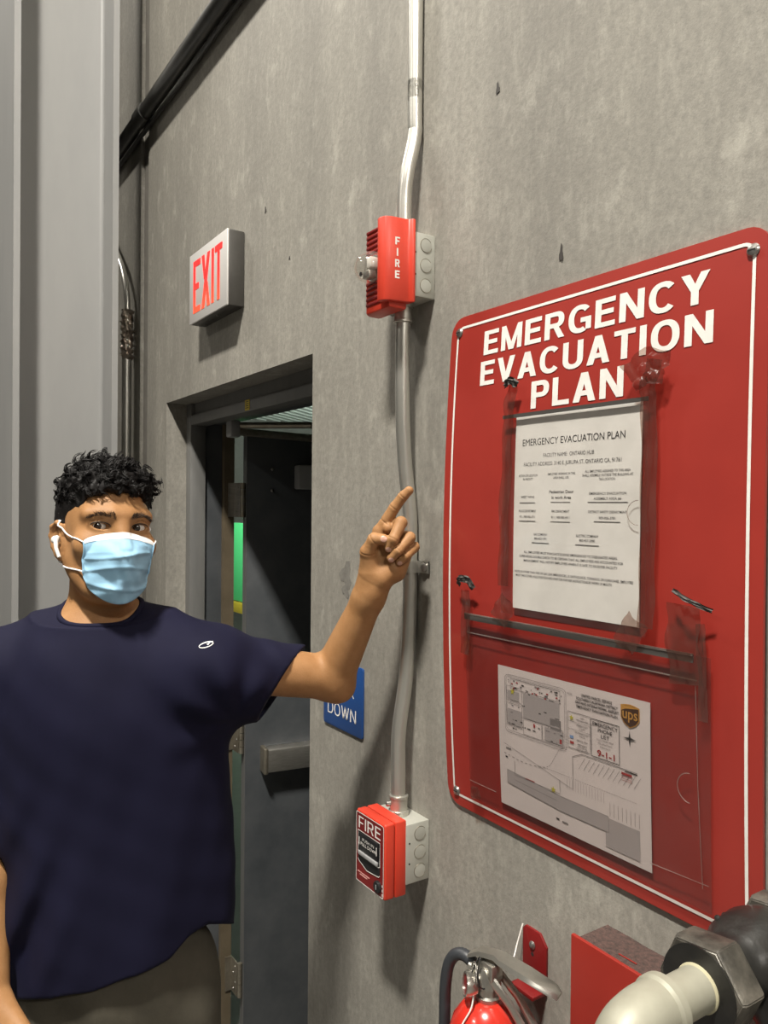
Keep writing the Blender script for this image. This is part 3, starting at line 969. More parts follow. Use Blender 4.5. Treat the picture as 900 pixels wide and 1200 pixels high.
def sheet(x0, x1, z0, z1, y, wav=0.0, seed=0, th=0.0006, nx_=14, nz_=24, skew=(0, 0, 0, 0)):
    """thin sheet with a little waviness, front and back; skew: drop of each corner TL TR BR BL in z"""
    g = np.zeros((nz_ + 1, nx_ + 1, 3))
    for i in range(nz_ + 1):
        for j in range(nx_ + 1):
            u, v_ = j / nx_, i / nz_
            dz = (skew[0] * (1 - u) + skew[1] * u) * v_ + (skew[3] * (1 - u) + skew[2] * u) * (1 - v_)
            g[i, j] = (x0 + (x1 - x0) * u, y - wav * (0.5 + 0.5 * math.sin(5 * u + 3 * v_ + seed) * math.cos(4 * v_ - 2 * u + seed)), z0 + (z1 - z0) * v_ + dz)
    m_ = MB().grid(g)
    h = g.copy()
    h[:, :, 1] += th
    m_.grid(h, True)
    nn = nx_ + 1
    o_ = (nz_ + 1) * nn
    rim_ = [i * nn for i in range(nz_ + 1)] + [nz_ * nn + k for k in range(1, nn)] + [i * nn + nx_ for i in range(nz_ - 1, -1, -1)] + [k for k in range(nx_ - 1, 0, -1)]
    for a, c in zip(rim_, rim_[1:] + rim_[:1]):
        m_.f.append((a, c, o_ + c, o_ + a))
    return m_


# the typed page
pg = thing('paper_notice', 'white typed page headed EMERGENCY EVACUATION PLAN, upper of two taped sheets', 'paper', (-0.763, -0.015, 1.673))
AX0, AX1, AZ0, AZ1 = -0.879, -0.648, 1.528, 1.818
sheet(AX0, AX1, AZ0, AZ1, -0.0100, 0.0004, 1).build('page', M_paper, pg, 60, bow)
aw, ah = AX1 - AX0, AZ1 - AZ0
ty = -0.01055
TX = lambda u: AX0 + aw * u
TZ = lambda v: AZ1 - ah * v
big, small, faint = MB(), MB(), MB()
text_line(big, 'EMERGENCY EVACUATION PLAN', TX(0.478), TZ(0.155), ah * 0.036, ty, aw * 0.82, 0.0)
text_line(small, 'FACILITY NAME:  ONTARIO HUB', TX(0.46), TZ(0.219), ah * 0.02, ty, aw * 0.41)
text_line(small, 'FACILITY ADDRESS: 3140 E. JURUPA ST. ONTARIO CA, 91761', TX(0.475), TZ(0.261), ah * 0.02, ty, aw * 0.78)
for s, u, v_, wd in (
    ('ACTION OR LOCATION', 0.125, 0.315, 0.17), ('IN FACILITY', 0.125, 0.333, 0.09),
    ('EMPLOYEES WORKING IN THIS', 0.41, 0.312, 0.225), ('AREA SHALL USE:', 0.41, 0.331, 0.13),
    ('ALL EMPLOYEES ASSIGNED TO THIS AREA', 0.765, 0.306, 0.33), ('SHALL ASSEMBLE OUTSIDE THE BUILDING AT', 0.765, 0.325, 0.37), ('THIS LOCATION:', 0.765, 0.344, 0.12),
    ('WEST WING', 0.125, 0.425, 0.12), ('EMERGENCY EVACUATION', 0.77, 0.411, 0.27), ('ASSEMBLY AREA #6', 0.77, 0.435, 0.20),
    ('POLICE DEPARTMENT', 0.125, 0.497, 0.155), ('911 / 909-986-6711', 0.125, 0.527, 0.14),
    ('FIRE DEPARTMENT', 0.41, 0.497, 0.145), ('911 / 909-983-4911', 0.41, 0.527, 0.15),
    ('DISTRICT SAFETY DEPARTMENT', 0.77, 0.497, 0.28), ('909-906-3781', 0.77, 0.525, 0.12),
    ('GAS COMPANY', 0.245, 0.615, 0.12), ('800-423-1391', 0.245, 0.636, 0.105),
    ('ELECTRIC COMPANY', 0.625, 0.612, 0.17), ('800-427-2000', 0.625, 0.634, 0.12),
    ('ALL EMPLOYEES MUST EVACUATE DURING EMERGENCIES TO DESIGNATED AREAS.', 0.475, 0.708, 0.75),
    ('SUPERVISORS DOUBLE CHECK TO BE CERTAIN THAT ALL EMPLOYEES ARE ACCOUNTED FOR', 0.475, 0.730, 0.83),
    ('MANAGEMENT WILL NOTIFY EMPLOYEES WHEN IT IS SAFE TO RE-ENTER FACILITY', 0.475, 0.752, 0.75),
    ('NOTE: IN OTHER THAN FIRE OR GAS LEAK EMERGENCIES, I.E. EARTHQUAKES, TORNADOS, OR HURRICANES, EMPLOYEES', 0.49, 0.811, 0.94),
    ('MUST TAKE COVER, HOLD POSITION AND WAIT FOR FURTHER INSTRUCTIONS BY WORD OF MOUTH', 0.42, 0.831, 0.78)):
    text_line(small, s, TX(u), TZ(v_), ah * 0.0125, ty, aw * wd, 0.006)
text_line(big, 'Pedestrian Door', TX(0.415), TZ(0.402), ah * 0.016, ty, aw * 0.2, 0.012)
text_line(big, 'in work Area', TX(0.415), TZ(0.430), ah * 0.016, ty, aw * 0.16, 0.012)
for u, v_, wd in ((0.125, 0.449, 0.14), (0.41, 0.446, 0.16), (0.77, 0.446, 0.29), (0.125, 0.543, 0.15), (0.41, 0.543, 0.16), (0.77, 0.537, 0.19), (0.245, 0.652, 0.15), (0.625, 0.650, 0.18)):
    big.box((TX(u - wd / 2), ty - 0.0002, TZ(v_) - 0.0004), (TX(u + wd / 2), ty, TZ(v_) + 0.0004))
big.build('heading_print', M_ink, pg, 0, bow)
small.build('body_print', mat('text_ink', (0.07, 0.07, 0.07), 0.7), pg, 0, bow)

# the map sheet
mp_ = thing('paper_map', 'white evacuation map sheet with a brown shield, lower of two taped sheets', 'paper', (-0.77, -0.015, 1.325))
BX0, BX1, BZ0, BZ1 = -0.914, -0.632, 1.2165, 1.4345
sheet(BX0, BX1, BZ0, BZ1, -0.0090, 0.0, 3).build('page', M_paper2, mp_, 60, bow)
bw, bh = BX1 - BX0, BZ1 - BZ0
my = -0.0097
UX = lambda u: BX0 + bw * u
VZ = lambda v: BZ1 - bh * v
dk, gy, lt, rd, yl, bl = MB(), MB(), MB(), MB(), MB(), MB()


def line(mb_, pts, wd=0.0006, closed=False, rounding=None):
    loop_strip(mb_, densify([(UX(u), VZ(v)) for u, v in pts], 0.01, closed), wd, my, closed)


def fill(mb_, pts, y=None):
    y = my + 0.0001 if y is None else y
    mb_.add([(UX(u), y, VZ(v)) for u, v in pts], [tuple(range(len(pts) - 1, -1, -1))])


def R4(u0, u1, v0, v1):
    return [(u0, v0), (u1, v0), (u1, v1), (u0, v1)]


rr = rounded(0.055, 0.5, 0.05, 0.46, 0.03, 4)
line(gy, rr, 0.0006, True)
line(gy, rounded(0.065, 0.49, 0.065, 0.445, 0.022, 4), 0.0005, True)
fill(lt, R4(0.195, 0.455, 0.155, 0.325))
fill(lt, R4(0.075, 0.165, 0.16, 0.225))
fill(lt, R4(0.075, 0.18, 0.29, 0.4))
fill(lt, R4(0.35, 0.48, 0.34, 0.43))
fill(gy, R4(0.39, 0.465, 0.27, 0.345))
for R_ in (R4(0.07, 0.185, 0.13, 0.235), R4(0.07, 0.185, 0.25, 0.41), R4(0.195, 0.33, 0.33, 0.44), R4(0.335, 0.48, 0.33, 0.44), R4(0.1, 0.46, 0.075, 0.145)):
    line(gy, R_, 0.0007, True)
rs = random.Random(3)
for k in range(70):
    u, v_ = rs.uniform(0.08, 0.47), rs.choice((0.085, 0.1, 0.115, 0.13, 0.15, 0.24, 0.26, 0.31, 0.36, 0.39, 0.42))
    fill(dk if rs.random() < 0.35 else gy, R4(u, u + rs.uniform(0.006, 0.018), v_, v_ + 0.007), my)
for k in range(10):
    u, v_ = rs.uniform(0.1, 0.45), rs.uniform(0.09, 0.16)
    fill(rd, R4(u, u + 0.012, v_, v_ + 0.009), my - 0.0001)
fill(rd, R4(0.27, 0.283, 0.345, 0.37), my - 0.0001)
fill(rd, R4(0.455, 0.47, 0.39, 0.42), my - 0.0001)
for k, s in enumerate(('UNITED PARCEL SERVICE', 'SOUTHERN CALIFORNIA DISTRICT', 'ONTARIO INTERNATIONAL AIRPORT', 'EMERGENCY EVACUATION PLAN')):
    text_line(dk, s, UX(0.695), VZ(0.068 + k * 0.026), bh * 0.018, my, bw * (0.19, 0.255, 0.265, 0.25)[k], 0.02)
text_line(gy, 'NOTE', UX(0.525), VZ(0.075), bh * 0.012, my)
line(gy, R4(0.512, 0.655, 0.185, 0.42), 0.0008, True)
for v_ in (0.245, 0.295):
    line(gy, [(0.512, v_), (0.655, v_)], 0.0004)
for v_, s in ((0.213, 'SAFE'), (0.232, 'WELFARE AREA'), (0.265, 'PRIMARY EXIT'), (0.283, 'ROUTE'), (0.315, 'SECONDARY EXIT'), (0.333, 'ROUTE'), (0.362, 'REFUGE AREA'), (0.388, 'EMERGENCY'), (0.403, 'ELECTRICAL'), (0.418, 'SHUTOFF AREA')):
    text_line(gy, s, UX(0.605), VZ(v_), bh * 0.0105, my, None, 0.01)
line(dk, R4(0.662, 0.83, 0.19, 0.425), 0.001, True)
for v_, s, wd in ((0.228, 'EMERGENCY', 0.15), (0.262, 'PHONE', 0.085), (0.296, 'LIST', 0.05)):
    text_line(dk, s, UX(0.746), VZ(v_), bh * 0.025, my, bw * wd, 0.01)
for v_, s in ((0.314, 'POLICE DEPARTMENT'), (0.335, 'FIRE DEPARTMENT'), (0.356, 'AMBULANCE')):
    text_line(gy, s, UX(0.746), VZ(v_), bh * 0.010, my)
text_line(rd, '9-1-1', UX(0.75), VZ(0.412), bh * 0.04, my, bw * 0.105, 0.02)


def star(mb_, u, v_, r, n=5, inner=0.42, y=None):
    cx_, cz_ = UX(u), VZ(v_)
    p = []
    for i in range(2 * n):
        rr_ = r if i % 2 == 0 else r * inner
        a = math.pi / 2 + math.pi * i / n
        p.append((cx_ + rr_ * math.cos(a), my - 0.0003, cz_ + rr_ * math.sin(a)))
    p.append((cx_, my - 0.0003, cz_))
    mb_.add(p, [(i, (i + 1) % (2 * n), 2 * n) for i in range(2 * n)])


star(yl, 0.537, 0.222, 0.0045)
star(yl, 0.115, 0.165, 0.0055)
star(yl, 0.405, 0.745, 0.0055)
star(gy, 0.89, 0.245, 0.011, 4, 0.22)
star(dk, 0.89, 0.245, 0.007, 4, 0.3)
fill(bl, R4(0.523, 0.548, 0.338, 0.357))
fill(rd, R4(0.525, 0.55, 0.375, 0.392), my)
# site drawing
crv = [(0.04, 0.62), (0.2, 0.64), (0.36, 0.61), (0.42, 0.52), (0.46, 0.45), (0.53, 0.415)]
pp = bez([(UX(u), 0, VZ(v)) for u, v in crv], 10)
for i in range(0, len(pp) - 1, 2):
    loop_strip(gy, [(pp[i][0], pp[i][2]), (pp[i + 1][0], pp[i + 1][2])], 0.0008, my, False)
for k in range(42):
    u = 0.3 + k * 0.015
    if u < 0.95:
        line(gy, [(u, 0.62), (u + 0.008, 0.62)], 0.0006)
line(gy, [(0.54, 0.60), (0.54, 0.475), (0.6, 0.44), (0.93, 0.44)], 0.0009)
for k in range(12):
    line(gy, [(0.58 + k * 0.03, 0.54), (0.62 + k * 0.03, 0.46)], 0.0005)
fill(rd, R4(0.84, 0.9, 0.46, 0.475), my)
for k in range(3):
    line(rd, [(0.84, 0.485 + k * 0.012), (0.9, 0.485 + k * 0.012)], 0.0005)
line(dk, [(0.86, 0.448), (0.93, 0.448)], 0.0014)
line(gy, [(0.12, 0.655), (0.12, 0.755), (0.45, 0.755), (0.45, 0.66)], 0.0008)
line(gy, [(0.04, 0.55), (0.5, 0.68), (0.54, 0.69), (0.54, 0.6)], 0.0005)
fill(lt, [(0.06, 0.735), (0.45, 0.77), (0.76, 0.77), (0.76, 0.87), (0.45, 0.87), (0.06, 0.83)])
fill(lt, R4(0.74, 0.94, 0.78, 0.965))
line(gy, [(0.06, 0.735), (0.45, 0.77), (0.76, 0.77), (0.76, 0.87), (0.45, 0.87), (0.06, 0.83)], 0.0006, True)
line(gy, [(0.12, 0.79), (0.43, 0.81)], 0.0005)
for k in range(8):
    line(gy, [(0.77 + k * 0.024, 0.68), (0.77 + k * 0.024, 0.765)], 0.0005)
for k in range(14):
    line(lt, [(0.5 + k * 0.018, 0.63), (0.5 + k * 0.018, 0.7)], 0.0005)
fill(rd, R4(0.2, 0.27, 0.745, 0.752), my)
fill(dk, R4(0.05, 0.066, 0.64, 0.65), my)
fill(gy, R4(0.055, 0.095, 0.575, 0.585), my)
fill(dk, R4(0.42, 0.44, 0.925, 0.935), my)
fill(gy, R4(0.46, 0.5, 0.93, 0.94), my)
lt.build('map_shading', M_ltink, mp_, 0, bow)
gy.build('map_lines', M_grayink, mp_, 0, bow)
dk.build('map_print', M_ink, mp_, 0, bow)
rd.build('red_print', M_redink, mp_, 0, bow)
yl.build('star_mark', M_yelink, mp_, 0, bow)
bl.build('blue_print', M_bluink, mp_, 0, bow)


def shield(k, dy):
    c, hw, v0, v1 = 0.893, 0.053 * k, 0.11 - 0.068 * k, 0.11 + 0.07 * k
    o_ = [(c - hw, v0 + 0.008), (c - hw * 0.5, v0), (c, v0 - 0.004), (c + hw * 0.5, v0), (c + hw, v0 + 0.008), (c + hw, v0 + (v1 - v0) * 0.6), (c + hw * 0.62, v0 + (v1 - v0) * 0.85), (c, v1), (c - hw * 0.62, v0 + (v1 - v0) * 0.85), (c - hw, v0 + (v1 - v0) * 0.6)]
    m_ = MB()
    fill(m_, o_, my - dy)
    return m_


shd = shield(1.0, 0.0003).build('shield_emblem', M_gold, mp_, 0, bow)
shield(0.9, 0.0006).build('shield_field', M_brown, shd, 0, bow)
m_ = MB()
arc = [(UX(0.893 + 0.047 * math.cos(t)), VZ(0.062 + 0.016 * (1 - math.sin(t)))) for t in np.linspace(0.15, math.pi - 0.15, 10)]
m_.add([(UX(0.846), my - 0.0008, VZ(0.055)), (UX(0.893), my - 0.0008, VZ(0.046)), (UX(0.94), my - 0.0008, VZ(0.055)), (UX(0.915), my - 0.0008, VZ(0.06)), (UX(0.87), my - 0.0008, VZ(0.068)), (UX(0.846), my - 0.0008, VZ(0.082))], [(5, 4, 3, 2, 1, 0)])
text_on_wall(m_, 'ups', UX(0.852), UX(0.936), VZ(0.148), VZ(0.083), my - 0.0009, 0.01)
m_.build('shield_lettering', M_gold, shd, 0, bow)

# clear plastic sleeves and the tape that holds them
def tape(par, pts, wd, name='tape', m=None, seed=0, amp=0.003):
    """crumpled strip along points (x, y, z)"""
    P_ = bez(pts, 7)
    n = 9
    g = np.zeros((len(P_), n, 3))
    rs_ = np.random.default_rng(seed)
    ph = rs_.uniform(0, 6, 6)
    t = np.gradient(P_, axis=0)
    for i, p in enumerate(P_):
        d = t[i] / (np.linalg.norm(t[i]) + 1e-9)
        s = np.cross(d, V3(0, -1, 0))
        s /= np.linalg.norm(s) + 1e-9
        for j in range(n):
            u = (j / (n - 1) - 0.5)
            wv = wd * (1 + 0.12 * math.sin(i * 0.9 + ph[0]) * (1 if u > 0 else -0.6))
            ht = amp * (math.sin(7 * u + 0.45 * i + ph[1]) * math.sin(0.3 * i + 4 * u + ph[2]) + 0.5 * math.sin(14 * u - 0.7 * i + ph[3]))
            g[i, j] = p + s * u * wv + V3(0, -abs(ht) - 0.0004, 0)
    return MB().grid(g).build(name, m or M_tape, par, 70, bow)


s1 = thing('document_sleeve', 'clear plastic sleeve taped over the typed page on the red board', 'sleeve', (-0.765, -0.02, 1.67))
sheet(-0.903, -0.636, 1.518, 1.822, -0.0128, 0.0012, 2, 0.0003).build('film', M_sleeve, s1, 60, bow)
MB().box((-0.903, -0.0165, 1.817), (-0.636, -0.0145, 1.8225)).build('top_seam', M_grime, s1, 0, bow)
tb = MB()
a = np.linspace(math.pi / 2, 3 * math.pi / 2, 16)
tb.tube([(-0.648 + 0.017 * math.cos(t), -0.0148, 1.675 + 0.016 * math.sin(t)) for t in a], 0.0005, 5)
tb.build('thumb_notch', M_seal, s1, 30, bow)
tape(s1, [(-0.882, -0.015, 1.87), (-0.889, -0.016, 1.83), (-0.891, -0.015, 1.76), (-0.893, -0.015, 1.66), (-0.894, -0.015, 1.56)], 0.022, seed=1)
tape(s1, [(-0.626, -0.016, 1.868), (-0.634, -0.018, 1.835), (-0.633, -0.016, 1.80), (-0.632, -0.015, 1.70), (-0.632, -0.015, 1.60), (-0.632, -0.016, 1.53)], 0.024, seed=2)
tape(s1, [(-0.662, -0.016, 1.846), (-0.636, -0.019, 1.862), (-0.607, -0.016, 1.852)], 0.042, seed=5, amp=0.007)
tape(s1, [(-0.903, -0.0195, 1.535), (-0.872, -0.0205, 1.512)], 0.04, seed=3)
tape(s1, [(-0.668, -0.0195, 1.53), (-0.638, -0.0205, 1.511)], 0.045, seed=4)
tape(s1, [(-0.898, -0.018, 1.868), (-0.884, -0.021, 1.874), (-0.871, -0.017, 1.866)], 0.012, 'tape_end', M_grime, 6, 0.004)

s2 = thing('document_sleeve', 'hazy plastic sleeve taped over the evacuation map, wider than the map', 'sleeve', (-0.77, -0.02, 1.36))
sheet(-0.986, -0.545, 1.203, 1.506, -0.0122, 0.0014, 5, 0.0003).build('film', M_sleeve2, s2, 60, bow)
g = sheet(-0.986, -0.566, 1.4975, 1.5075, -0.0155, 0.002, 2, 0.0012, 24, 2)
g.build('top_seam', M_grime, s2, 60, bow)
sheet(-0.986, -0.566, 1.5055, 1.5085, -0.0165, 0.001, 2, 0.0012, 24, 2).build('top_edge', M_seal, s2, 60, bow)
sheet(-0.984, -0.562, 1.476, 1.4775, -0.0145, 0.0005, 2, 0.0008, 24, 1).build('inner_seam', M_seal, s2, 60, bow)
tb = MB()
tb.tube([(-0.572 + 0.017 * math.cos(t), -0.0145, 1.345 + 0.018 * math.sin(t)) for t in a], 0.0006, 5)
tb.build('thumb_notch', M_seal, s2, 30, bow)
tb = MB()
tb.tube([(-0.564, -0.0145, 1.47), (-0.561, -0.0145, 1.35), (-0.556, -0.0145, 1.23)], 0.0005, 5).tube([(-0.63, -0.0145, 1.232), (-0.548, -0.0145, 1.236)], 0.0005, 5).tube([(-0.984, -0.0145, 1.232), (-0.92, -0.0145, 1.232)], 0.0005, 5)
tb.build('weld_line', M_seal, s2, 30, bow)['kind'] = 'stuff'
tape(s2, [(-0.984, -0.014, 1.545), (-0.982, -0.016, 1.50), (-0.985, -0.0145, 1.44)], 0.022, seed=11)
tape(s2, [(-0.578, -0.015, 1.565), (-0.58, -0.0165, 1.52), (-0.574, -0.015, 1.47)], 0.045, seed=12)
tape(s2, [(-0.557, -0.0145, 1.545), (-0.553, -0.0155, 1.49), (-0.553, -0.0145, 1.43)], 0.012, seed=13)
tape(s2, [(-0.97, -0.0145, 1.225), (-0.966, -0.0155, 1.205)], 0.022, seed=14)
tape(s2, [(-1.0, -0.016, 1.553), (-0.99, -0.021, 1.563), (-0.972, -0.02, 1.563), (-0.962, -0.016, 1.549)], 0.012, 'tape_end', M_grime, 15, 0.003)
tape(s2, [(-0.592, -0.019, 1.582), (-0.566, -0.024, 1.572), (-0.54, -0.017, 1.562)], 0.006, 'tape_end', M_grime, 16, 0.002)

# ------------------------------------------------------------------ red box on the wall
rb = thing('red_box', 'plain red sheet metal box on the wall, its top furred with dust', 'box', (-0.58, 0, 0.95))
M_redbox = mat('box_red', (0.24, 0.018, 0.011), 0.45, var=(0.28, 0.022, 0.014), scale=7)
M_dust = mat('dusty_red', (0.04, 0.027, 0.023), 0.95, var=(0.10, 0.055, 0.046), scale=160, bump=0.8, bscale=260)
MB().box((-0.713, -0.062, 0.80), (-0.42, 0, 1.111), 0.002).build('body', M_redbox, rb)
MB().box((-0.7145, -0.069, 0.797), (-0.4185, -0.0625, 1.1185), 0.002).build('lid', M_redbox, rb)
g = np.zeros((10, 40, 3))
for i in range(10):
    for j in range(40):
        g[i, j] = (-0.711 + 0.29 * j / 39, -0.0615 + 0.061 * i / 9, 1.1114 + 0.0007 * math.sin(3.1 * i + 1.7 * j) * math.sin(j * 0.9) + 0.0006)
MB().grid(g).build('dust_layer', M_dust, rb, 60)
MB().tube([(-0.655, -0.045, 1.1130), (-0.628, -0.044, 1.1130)], 0.0008, 6).build('red_chip', M_redbox, rb)

# ------------------------------------------------------------------ pipe fittings close to the camera
pf = thing('pipe_fitting', 'black iron union joining a pale galvanized pipe and elbow, beside the sign', 'pipe', (-0.448, -0.15, 1.223))
AX = V3(-0.448, 0, 1.224)
yd = V3(0, -1, 0)
M_iron = mat('black_iron', (0.007, 0.007, 0.007), 0.36, var=(0.018, 0.017, 0.015), scale=18, bump=0.25, bscale=70, coat=0.15)
M_worn = mat('worn_iron', (0.03, 0.028, 0.024), 0.42, 0.3, var=(0.13, 0.118, 0.098), scale=35, bump=0.3, bscale=90)
M_pale = mat('pale_galvanized', (0.27, 0.26, 0.205), 0.5, 0.2, var=(0.34, 0.33, 0.265), scale=16, bump=0.05)
M_seal2 = mat('thread_sealant', (0.42, 0.39, 0.26), 0.6)


def hexnut(o, r, t, rot=0.0):
    b2 = bmesh.new()
    ring = []
    for d, k in ((0, 0.93), (t * 0.14, 1.0), (t * 0.86, 1.0), (t, 0.93)):
        ring.append([b2.verts.new((o[0] + r * k * math.cos(rot + math.pi * i / 3), o[1] - d, o[2] + r * k * math.sin(rot + math.pi * i / 3))) for i in range(6)])
    for A, B in zip(ring[:-1], ring[1:]):
        for i in range(6):
            b2.faces.new((A[i], A[(i + 1) % 6], B[(i + 1) % 6], B[i]))
    b2.faces.new(ring[0][::-1])
    b2.faces.new(ring[-1])
    bmesh.ops.recalc_face_normals(b2, faces=b2.faces[:])
    bmesh.ops.bevel(b2, geom=b2.edges[:], offset=0.0012, segments=2, affect='EDGES')
    return MB().bm(b2)


hexnut(AX + V3(0, -0.145, 0), 0.0475, 0.036, 0.12).build('union_nut', M_worn, pf)
MB().lathe(AX + V3(0, -0.1805, 0), yd, [(0, 0.039), (0.002, 0.039), (0.0021, 0.03)], 32).build('nut_face', M_iron, pf)
body = MB().lathe(AX + V3(0, -0.146, 0), -yd, [(0, 0.034), (0.012, 0.031), (0.024, 0.035), (0.04, 0.044), (0.065, 0.0465), (0.085, 0.043), (0.1, 0.034)], 40)
body.lathe(AX + V3(0, -0.088, 0), (0.75, 0, -0.66), [(0, 0.036), (0.05, 0.036), (0.052, 0.042), (0.075, 0.042), (0.077, 0.036)], 32)
body.build('tee_body', M_iron, pf, 50)
lump = MB()
for k in range(16):
    a, y = rng.uniform(2.2, 4.2), -0.088 + rng.uniform(-0.024, 0.024)
    p = AX + V3(0.0445 * math.cos(a), y, 0.0445 * math.sin(a))
    lump.lathe(p, (math.cos(a), 0, math.sin(a)), [(-0.002, 0.0035), (0.001, 0.003), (0.0022, 0.0012)], 8)
lump.build('casting_mark', M_iron, pf)
hexnut(AX + V3(0, -0.018, 0), 0.05, 0.032, 0.12).build('hex_bushing', M_worn, pf)
MB().lathe(AX, yd, [(0, 0.024), (0.02, 0.024)], 24).build('wall_nipple', M_iron, pf)
MB().lathe(AX + V3(0, -0.178, 0), yd, [(0, 0.0225), (0.006, 0.0225), (0.0075, 0.0205)], 32).build('sealant_ring', M_seal2, pf)
MB().lathe(AX + V3(0, -0.18, 0), yd, [(0, 0.0208), (0.075, 0.0208)], 36).build('pipe', M_pale, pf)
el = bez([AX + V3(0, -0.235, 0), AX + V3(0, -0.262, 0), AX + V3(0, -0.285, -0.008), AX + V3(0, -0.299, -0.03), AX + V3(0, -0.302, -0.06)], 8)
e_ = MB().tube(el, 0.0262, 32).build('elbow', M_pale, pf)
MB().lathe(AX + V3(0, -0.230, 0), yd, [(0, 0.026), (0.002, 0.0292), (0.010, 0.0292), (0.013, 0.0265)], 36).build('elbow_bead', M_pale, e_)
MB().lathe(AX + V3(0, -0.226, 0), yd, [(0, 0.0222), (0.006, 0.0222)], 32).build('elbow_sealant', M_seal2, e_)
MB().lathe(AX + V3(0, -0.302, -0.055), (0, 0, -1), [(0, 0.0265), (0.002, 0.0292), (0.012, 0.0292), (0.014, 0.0208), (1.3, 0.0208)], 32).build('drop_pipe', M_pale, pf)

# ------------------------------------------------------------------ extinguisher and its hook
fe = thing('fire_extinguisher', 'red fire extinguisher with silver valve and black hose, left of the red box', 'extinguisher', (-0.845, -0.095, 0.45))
EXC = V3(-0.842, -0.1, 0)
M_extred = mat('extinguisher_red', (0.55, 0.03, 0.018), 0.22, coat=0.4)
M_chrome = mat('cast_chrome', (0.58, 0.56, 0.51), 0.28, 0.9, var=(0.45, 0.43, 0.39), scale=30)
dome = [(0.44, 0.055), (0.45, 0.06), (0.9, 0.0605), (0.92, 0.058), (0.945, 0.05), (0.965, 0.036), (0.974, 0.024), (0.976, 0.018)]
MB().lathe(EXC, (0, 0, 1), dome, 40).build('cylinder', M_extred, fe, 60)
vb = MB().lathe(EXC, (0, 0, 1), [(0.972, 0.018), (0.982, 0.019), (0.984, 0.0155), (0.994, 0.0155), (0.996, 0.019), (1.012, 0.0175), (1.02, 0.013)], 26)
vb.lathe(EXC + V3(0, 0, 1.008), (-0.9, -0.25, 0.1), [(0, 0.011), (0.016, 0.011), (0.017, 0.0135), (0.028, 0.0135), (0.030, 0.009)], 20)
vb.box(EXC + V3(-0.012, -0.011, 1.008), EXC + V3(0.02, 0.011, 1.032), 0.003)
vb.build('valve', M_chrome, fe)
gz = EXC + V3(-0.004, -0.018, 0.998)
gd = V3(-0.45, -0.85, 0.12)
ga = MB().lathe(gz, gd, [(0, 0.012), (0.01, 0.0165), (0.017, 0.0165), (0.0175, 0.014), (0.014, 0.0139)], 28).build('gauge', M_chrome, fe)
gd = gd / np.linalg.norm(gd)
MB().lathe(gz + gd * 0.0145, gd, [(0, 0.0138), (0.0006, 0.0138)], 24).build('gauge_dial', M_white, ga)
MB().lathe(gz + gd * 0.0152, gd, [(0, 0.0135), (0.0002, 0.0135), (0.0003, 0.009)], 24).build('gauge_zone', M_dred, ga)
# levers run to the right and towards the room
ldv = V3(0.78, 0.36, 0)
ldv /= np.linalg.norm(ldv)
lsd = V3(-ldv[1], ldv[0], 0)


def lever(p, name, m):
    """p: list of (along, up, half width, thickness)"""
    b2 = bmesh.new()
    rings = []
    for al, up, hw, th_ in p:
        c_ = EXC + ldv * al + V3(0, 0, up)
        rings.append([b2.verts.new(c_ + lsd * x_ + V3(0, 0, z_)) for x_, z_ in ((-hw, 0), (-hw * .8, th_), (hw * .8, th_), (hw, 0), (hw * .8, -0.001), (-hw * .8, -0.001))])
    for A, B in zip(rings[:-1], rings[1:]):
        for i in range(6):
            b2.faces.new((A[i], A[(i + 1) % 6], B[(i + 1) % 6], B[i]))
    b2.faces.new(rings[0][::-1])
    b2.faces.new(rings[-1])
    bmesh.ops.recalc_face_normals(b2, faces=b2.faces[:])
    return MB().bm(b2).build(name, m, fe, 50)


lever([(-0.03, 1.028, 0.008, 0.004), (-0.012, 1.037, 0.011, 0.006), (0.012, 1.039, 0.012, 0.006), (0.022, 1.036, 0.0155, 0.006), (0.06, 1.027, 0.0165, 0.006), (0.098, 1.017, 0.0155, 0.005), (0.106, 1.013, 0.011, 0.003)], 'squeeze_lever', M_chrome)
for s_ in (-1, 1):
    MB().tube([EXC + ldv * 0.01 + lsd * 0.012 * s_ + V3(0, 0, 1.012), EXC + ldv * 0.04 + lsd * 0.013 * s_ + V3(0, 0, 0.985), EXC + ldv * 0.085 + lsd * 0.013 * s_ + V3(0, 0, 0.925), EXC + ldv * 0.10 + lsd * 0.012 * s_ + V3(0, 0, 0.885)], 0.0042, 8, flat=1.6).build('carry_handle', M_chrome, fe)
hs = bez([EXC + V3(-0.018, -0.006, 1.014), EXC + V3(-0.04, -0.012, 1.022), EXC + V3(-0.058, -0.018, 1.012), EXC + V3(-0.068, -0.022, 0.98), EXC + V3(-0.072, -0.022, 0.9), EXC + V3(-0.072, -0.02, 0.62)], 9)
MB().tube(hs, 0.0088, 16).build('hose', mat('hose_rubber', (0.03, 0.033, 0.038), 0.45, bump=0.1), fe)
